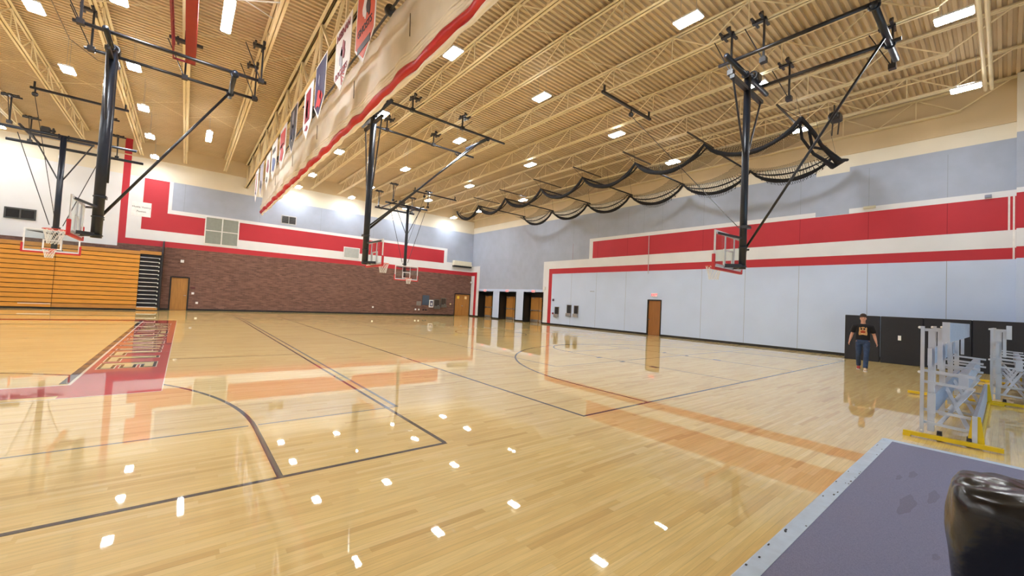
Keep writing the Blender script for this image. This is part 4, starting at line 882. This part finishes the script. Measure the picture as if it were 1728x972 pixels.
# ------------------------------------------------------------------ walking person
def person():
    t = empty('person', 'man in black t-shirt and blue jeans walking toward the camera', 'person', (17.35, 2.95, 0), math.radians(99.7))
    SK = mat('skin', (214, 160, 136), .55, var=.04)
    def limb(mb, pts, n=14):      # pts = (x,y,z,rx,ry)
        P_ = [Vector(p[:3]) for p in pts]; rings = []
        for i, p in enumerate(pts):
            d = (P_[min(i+1, len(P_)-1)]-P_[max(i-1, 0)]).normalized()
            a = Vector((1, 0, 0)); a = (a-d*a.dot(d)); a = a.normalized() if a.length > .2 else Vector((0, 1, 0)).cross(d).normalized(); b_ = d.cross(a).normalized()
            rings.append([P_[i]+a*math.cos(2*PI*k/n)*p[3]+b_*math.sin(2*PI*k/n)*p[4] for k in range(n)])
        mb.loft(rings)
    def blend(mb, name, m, vox=.009, parent=t):
        o = mb.build(name, m, parent, smooth=True); r = o.modifiers.new('r', 'REMESH'); r.mode = 'VOXEL'; r.voxel_size = vox; r.use_smooth_shade = True
        s = o.modifiers.new('s', 'SMOOTH'); s.factor = .5; s.iterations = 3; return o
    # local frame: faces +Y, the person's right hand is at +X
    hipL, hipR = (-.095, 0, .95), (.095, -.0, .95)
    kneeL, kneeR = (-.09, .14, .50), (.10, .0, .50)
    ankL, ankR = (-.07, .26, .09), (.095, -.25, .13)
    body_ = MB()
    limb(body_, [(0, 0, .90, .15, .10), (0, 0, 1.0, .155, .105), (0, 0, 1.12, .145, .10), (0, 0, 1.28, .165, .11), (0, -.01, 1.42, .185, .105), (0, -.01, 1.49, .13, .08), (0, 0, 1.53, .06, .06)], 20)
    limb(body_, [(0, 0, 1.48, .065, .065), (0, .01, 1.56, .058, .06), (0, .015, 1.62, .06, .065)])
    # head, with brow, nose, lips, chin and ears
    limb(body_, [(0, .035, 1.585, .035, .04), (0, .03, 1.605, .055, .065), (0, .02, 1.64, .068, .082), (0, .012, 1.68, .074, .092), (0, .005, 1.72, .077, .098), (0, 0, 1.76, .074, .094), (0, -.005, 1.80, .055, .07), (0, -.005, 1.82, .02, .025)], 20)
    body_.ball((0, .108, 1.683), .016, sx=.8, sy=1.1, sz=1.6); body_.ball((0, .098, 1.72), .012, sx=3, sy=.8, sz=.6); body_.ball((0, .098, 1.648), .012, sx=1.7, sy=.8, sz=.6); body_.ball((0, .085, 1.612), .022, sx=1.1)
    for s in (-1, 1): body_.ball((s*.078, 0, 1.69), .022, sx=.45, sy=.8, sz=1.4)
    hands = {}
    for s in (-1, 1):
        sh = Vector((s*.19, 0, 1.44)); el = Vector((s*.275, -.03, 1.16)); wr = Vector((s*.33, .06, .93))
        limb(body_, [(s*.14, 0, 1.45, .06, .06), (*sh, .056, .056), (*(sh.lerp(el, .5)), .05, .05), (*el, .041, .042), (*(el.lerp(wr, .3)), .042, .042), (*(el.lerp(wr, .75)), .031, .03), (*wr, .026, .024)])
        dn = (wr-el).normalized(); pc = wr+dn*.055
        limb(body_, [(*wr, .022, .026), (*(wr+dn*.03), .018, .038), (*(wr+dn*.07), .017, .042), (*(wr+dn*.095), .015, .04)])
        for k in range(4):
            o_ = Vector((0, .03-.02*k, 0)); base = wr+dn*.09+o_; ln = (.040, .046, .043, .034)[k]
            p1 = base+dn*ln*.6+Vector((-s*.006, 0, 0)); p2 = p1+(dn+Vector((-s*.7, 0, -.1))).normalized()*ln*.55; p3 = p2+(dn*.2+Vector((-s*1, 0, .1))).normalized()*ln*.4
            limb(body_, [(*base, .0095, .0095), (*p1, .009, .009), (*p2, .0085, .0085), (*p3, .007, .007)], 8)
        b0 = wr+dn*.03+Vector((0, .035, 0)); b1 = b0+(dn*.6+Vector((-s*.2, .7, 0))).normalized()*.035; b2 = b1+(dn+Vector((-s*.3, .1, 0))).normalized()*.03
        limb(body_, [(*b0, .013, .013), (*b1, .011, .011), (*b2, .008, .008)], 8)
    for h_, k_, a_ in ((hipL, kneeL, ankL), (hipR, kneeR, ankR)):
        limb(body_, [(*h_, .085, .09), (*(Vector(h_).lerp(Vector(k_), .5)), .07, .075), (*k_, .05, .055), (*(Vector(k_).lerp(Vector(a_), .35)), .048, .052), (*a_, .032, .036)])
    blend(body_, 'body', SK, .008)
    # face marks
    b = MB()
    for s in (-1, 1): b.ball((s*.031, .094, 1.702), .010, sx=1.4, sy=.5, sz=.7)
    b.build('eyes', mat('eye_dark', (48, 36, 32), .3), t, smooth=True)
    b = MB()
    for s in (-1, 1): b.bar((s*.018, .101, 1.724), (s*.046, .094, 1.722), .008, .007)
    b.build('eyebrows', mat('brown_hair', (52, 36, 32), .7), t)
    b = MB(); b.ball((0, .106, 1.648), .01, sx=2.2, sy=.5, sz=.5); b.build('lips', mat('lip_tone', (178, 104, 96), .5), t, smooth=True)
    # short dark hair
    hr = MB(); limb(hr, [(0, -.05, 1.65, .06, .06), (0, -.03, 1.70, .086, .085), (0, -.012, 1.745, .089, .100), (0, .004, 1.775, .09, .112), (0, .002, 1.815, .078, .098), (0, -.002, 1.85, .04, .05)], 20)
    blend(hr, 'hair', mat('brown_hair', (52, 36, 32), .7), .008)
    # t-shirt
    ts = MB(); limb(ts, [(0, 0, .99, .185, .125), (0, 0, 1.08, .18, .125), (0, 0, 1.2, .178, .125), (0, 0, 1.32, .195, .13), (0, -.01, 1.43, .20, .118), (0, -.01, 1.49, .15, .095), (0, -.003, 1.525, .08, .075)], 24)
    for s in (-1, 1): limb(ts, [(s*.12, -.01, 1.445, .07, .075), (s*.20, 0, 1.43, .078, .078), (s*.245, -.015, 1.31, .072, .074), (s*.268, -.025, 1.22, .068, .07)])
    blend(ts, 't_shirt', mat('black_cotton', (24, 22, 28), .9), .011)
    pr = MB(); n = 24; TC = mat('tan_print', (204, 160, 110), .8)
    def patch(pts, y0, m, nm):
        q = MB(); q.prism(pts, 'y', y0, y0+.02); q.build(nm, m, t)
    patch([(-.10, 1.14), (-.11, 1.2), (-.095, 1.30), (-.10, 1.38), (-.08, 1.41), (-.06, 1.37), (-.03, 1.41), (.03, 1.41), (.06, 1.37), (.08, 1.41), (.10, 1.38), (.095, 1.30), (.11, 1.2), (.10, 1.14), (.0, 1.16)], .118, TC, 'shirt_print')
    patch([(.062*math.cos(a), 1.25+.05*math.sin(a)) for a in [2*PI*k/20 for k in range(20)]], .124, mat('rust_print', (170, 70, 46), .8), 'shirt_print')
    patch([(-.03+.025*math.cos(a), 1.345+.03*math.sin(a)) for a in [2*PI*k/14 for k in range(14)]], .124, mat('black_cotton', (24, 22, 28), .9), 'shirt_print')
    patch([(.04+.025*math.cos(a), 1.345+.03*math.sin(a)) for a in [2*PI*k/14 for k in range(14)]], .124, mat('black_cotton', (24, 22, 28), .9), 'shirt_print')
    patch([(.05*math.cos(a), 1.195+.018*math.sin(a)) for a in [2*PI*k/14 for k in range(14)]], .124, mat('pale_print', (232, 200, 150), .8), 'shirt_print')
    # jeans
    jn = MB(); limb(jn, [(0, 0, .86, .165, .115), (0, 0, .95, .172, .12), (0, 0, 1.03, .165, .115)], 20)
    for h_, k_, a_ in ((hipL, kneeL, ankL), (hipR, kneeR, ankR)):
        limb(jn, [(h_[0], h_[1], .93, .088, .10), (*(Vector(h_).lerp(Vector(k_), .4)), .088, .095), (*k_, .068, .072), (*(Vector(k_).lerp(Vector(a_), .4)), .068, .07), (*(Vector(k_).lerp(Vector(a_), .98)), .062, .068)])
    blend(jn, 'jeans', mat('blue_denim', (48, 68, 104), .85, var=.25, scale=12), .011)
    for (x, y_, z), lift, nm, m in ((ankL, 0, 'shoe', mat('tan_shoe', (206, 180, 150), .6)), (ankR, .03, 'shoe', mat('red_shoe', (170, 60, 50), .6))):
        sh = MB(); limb(sh, [(x, y_-.06, .05+lift, .035, .045), (x, y_-.02, .06+lift, .042, .058), (x, y_+.05, .05+lift, .045, .045), (x, y_+.13, .035+lift*.3, .047, .033), (x, y_+.20, .028+lift*.2, .035, .024)], 14)
        blend(sh, nm, m, .007)
        so = MB(); so.loft([[(x+dx, y_+dy, z_+lift*(1 if dy < 0 else .3)) for dx, dy in ((-.04, -.08), (.04, -.08), (.05, .1), (.038, .20), (-.038, .20), (-.05, .1))] for z_ in (.0, .018)]); so.build('sole', WHITE, t)
person()
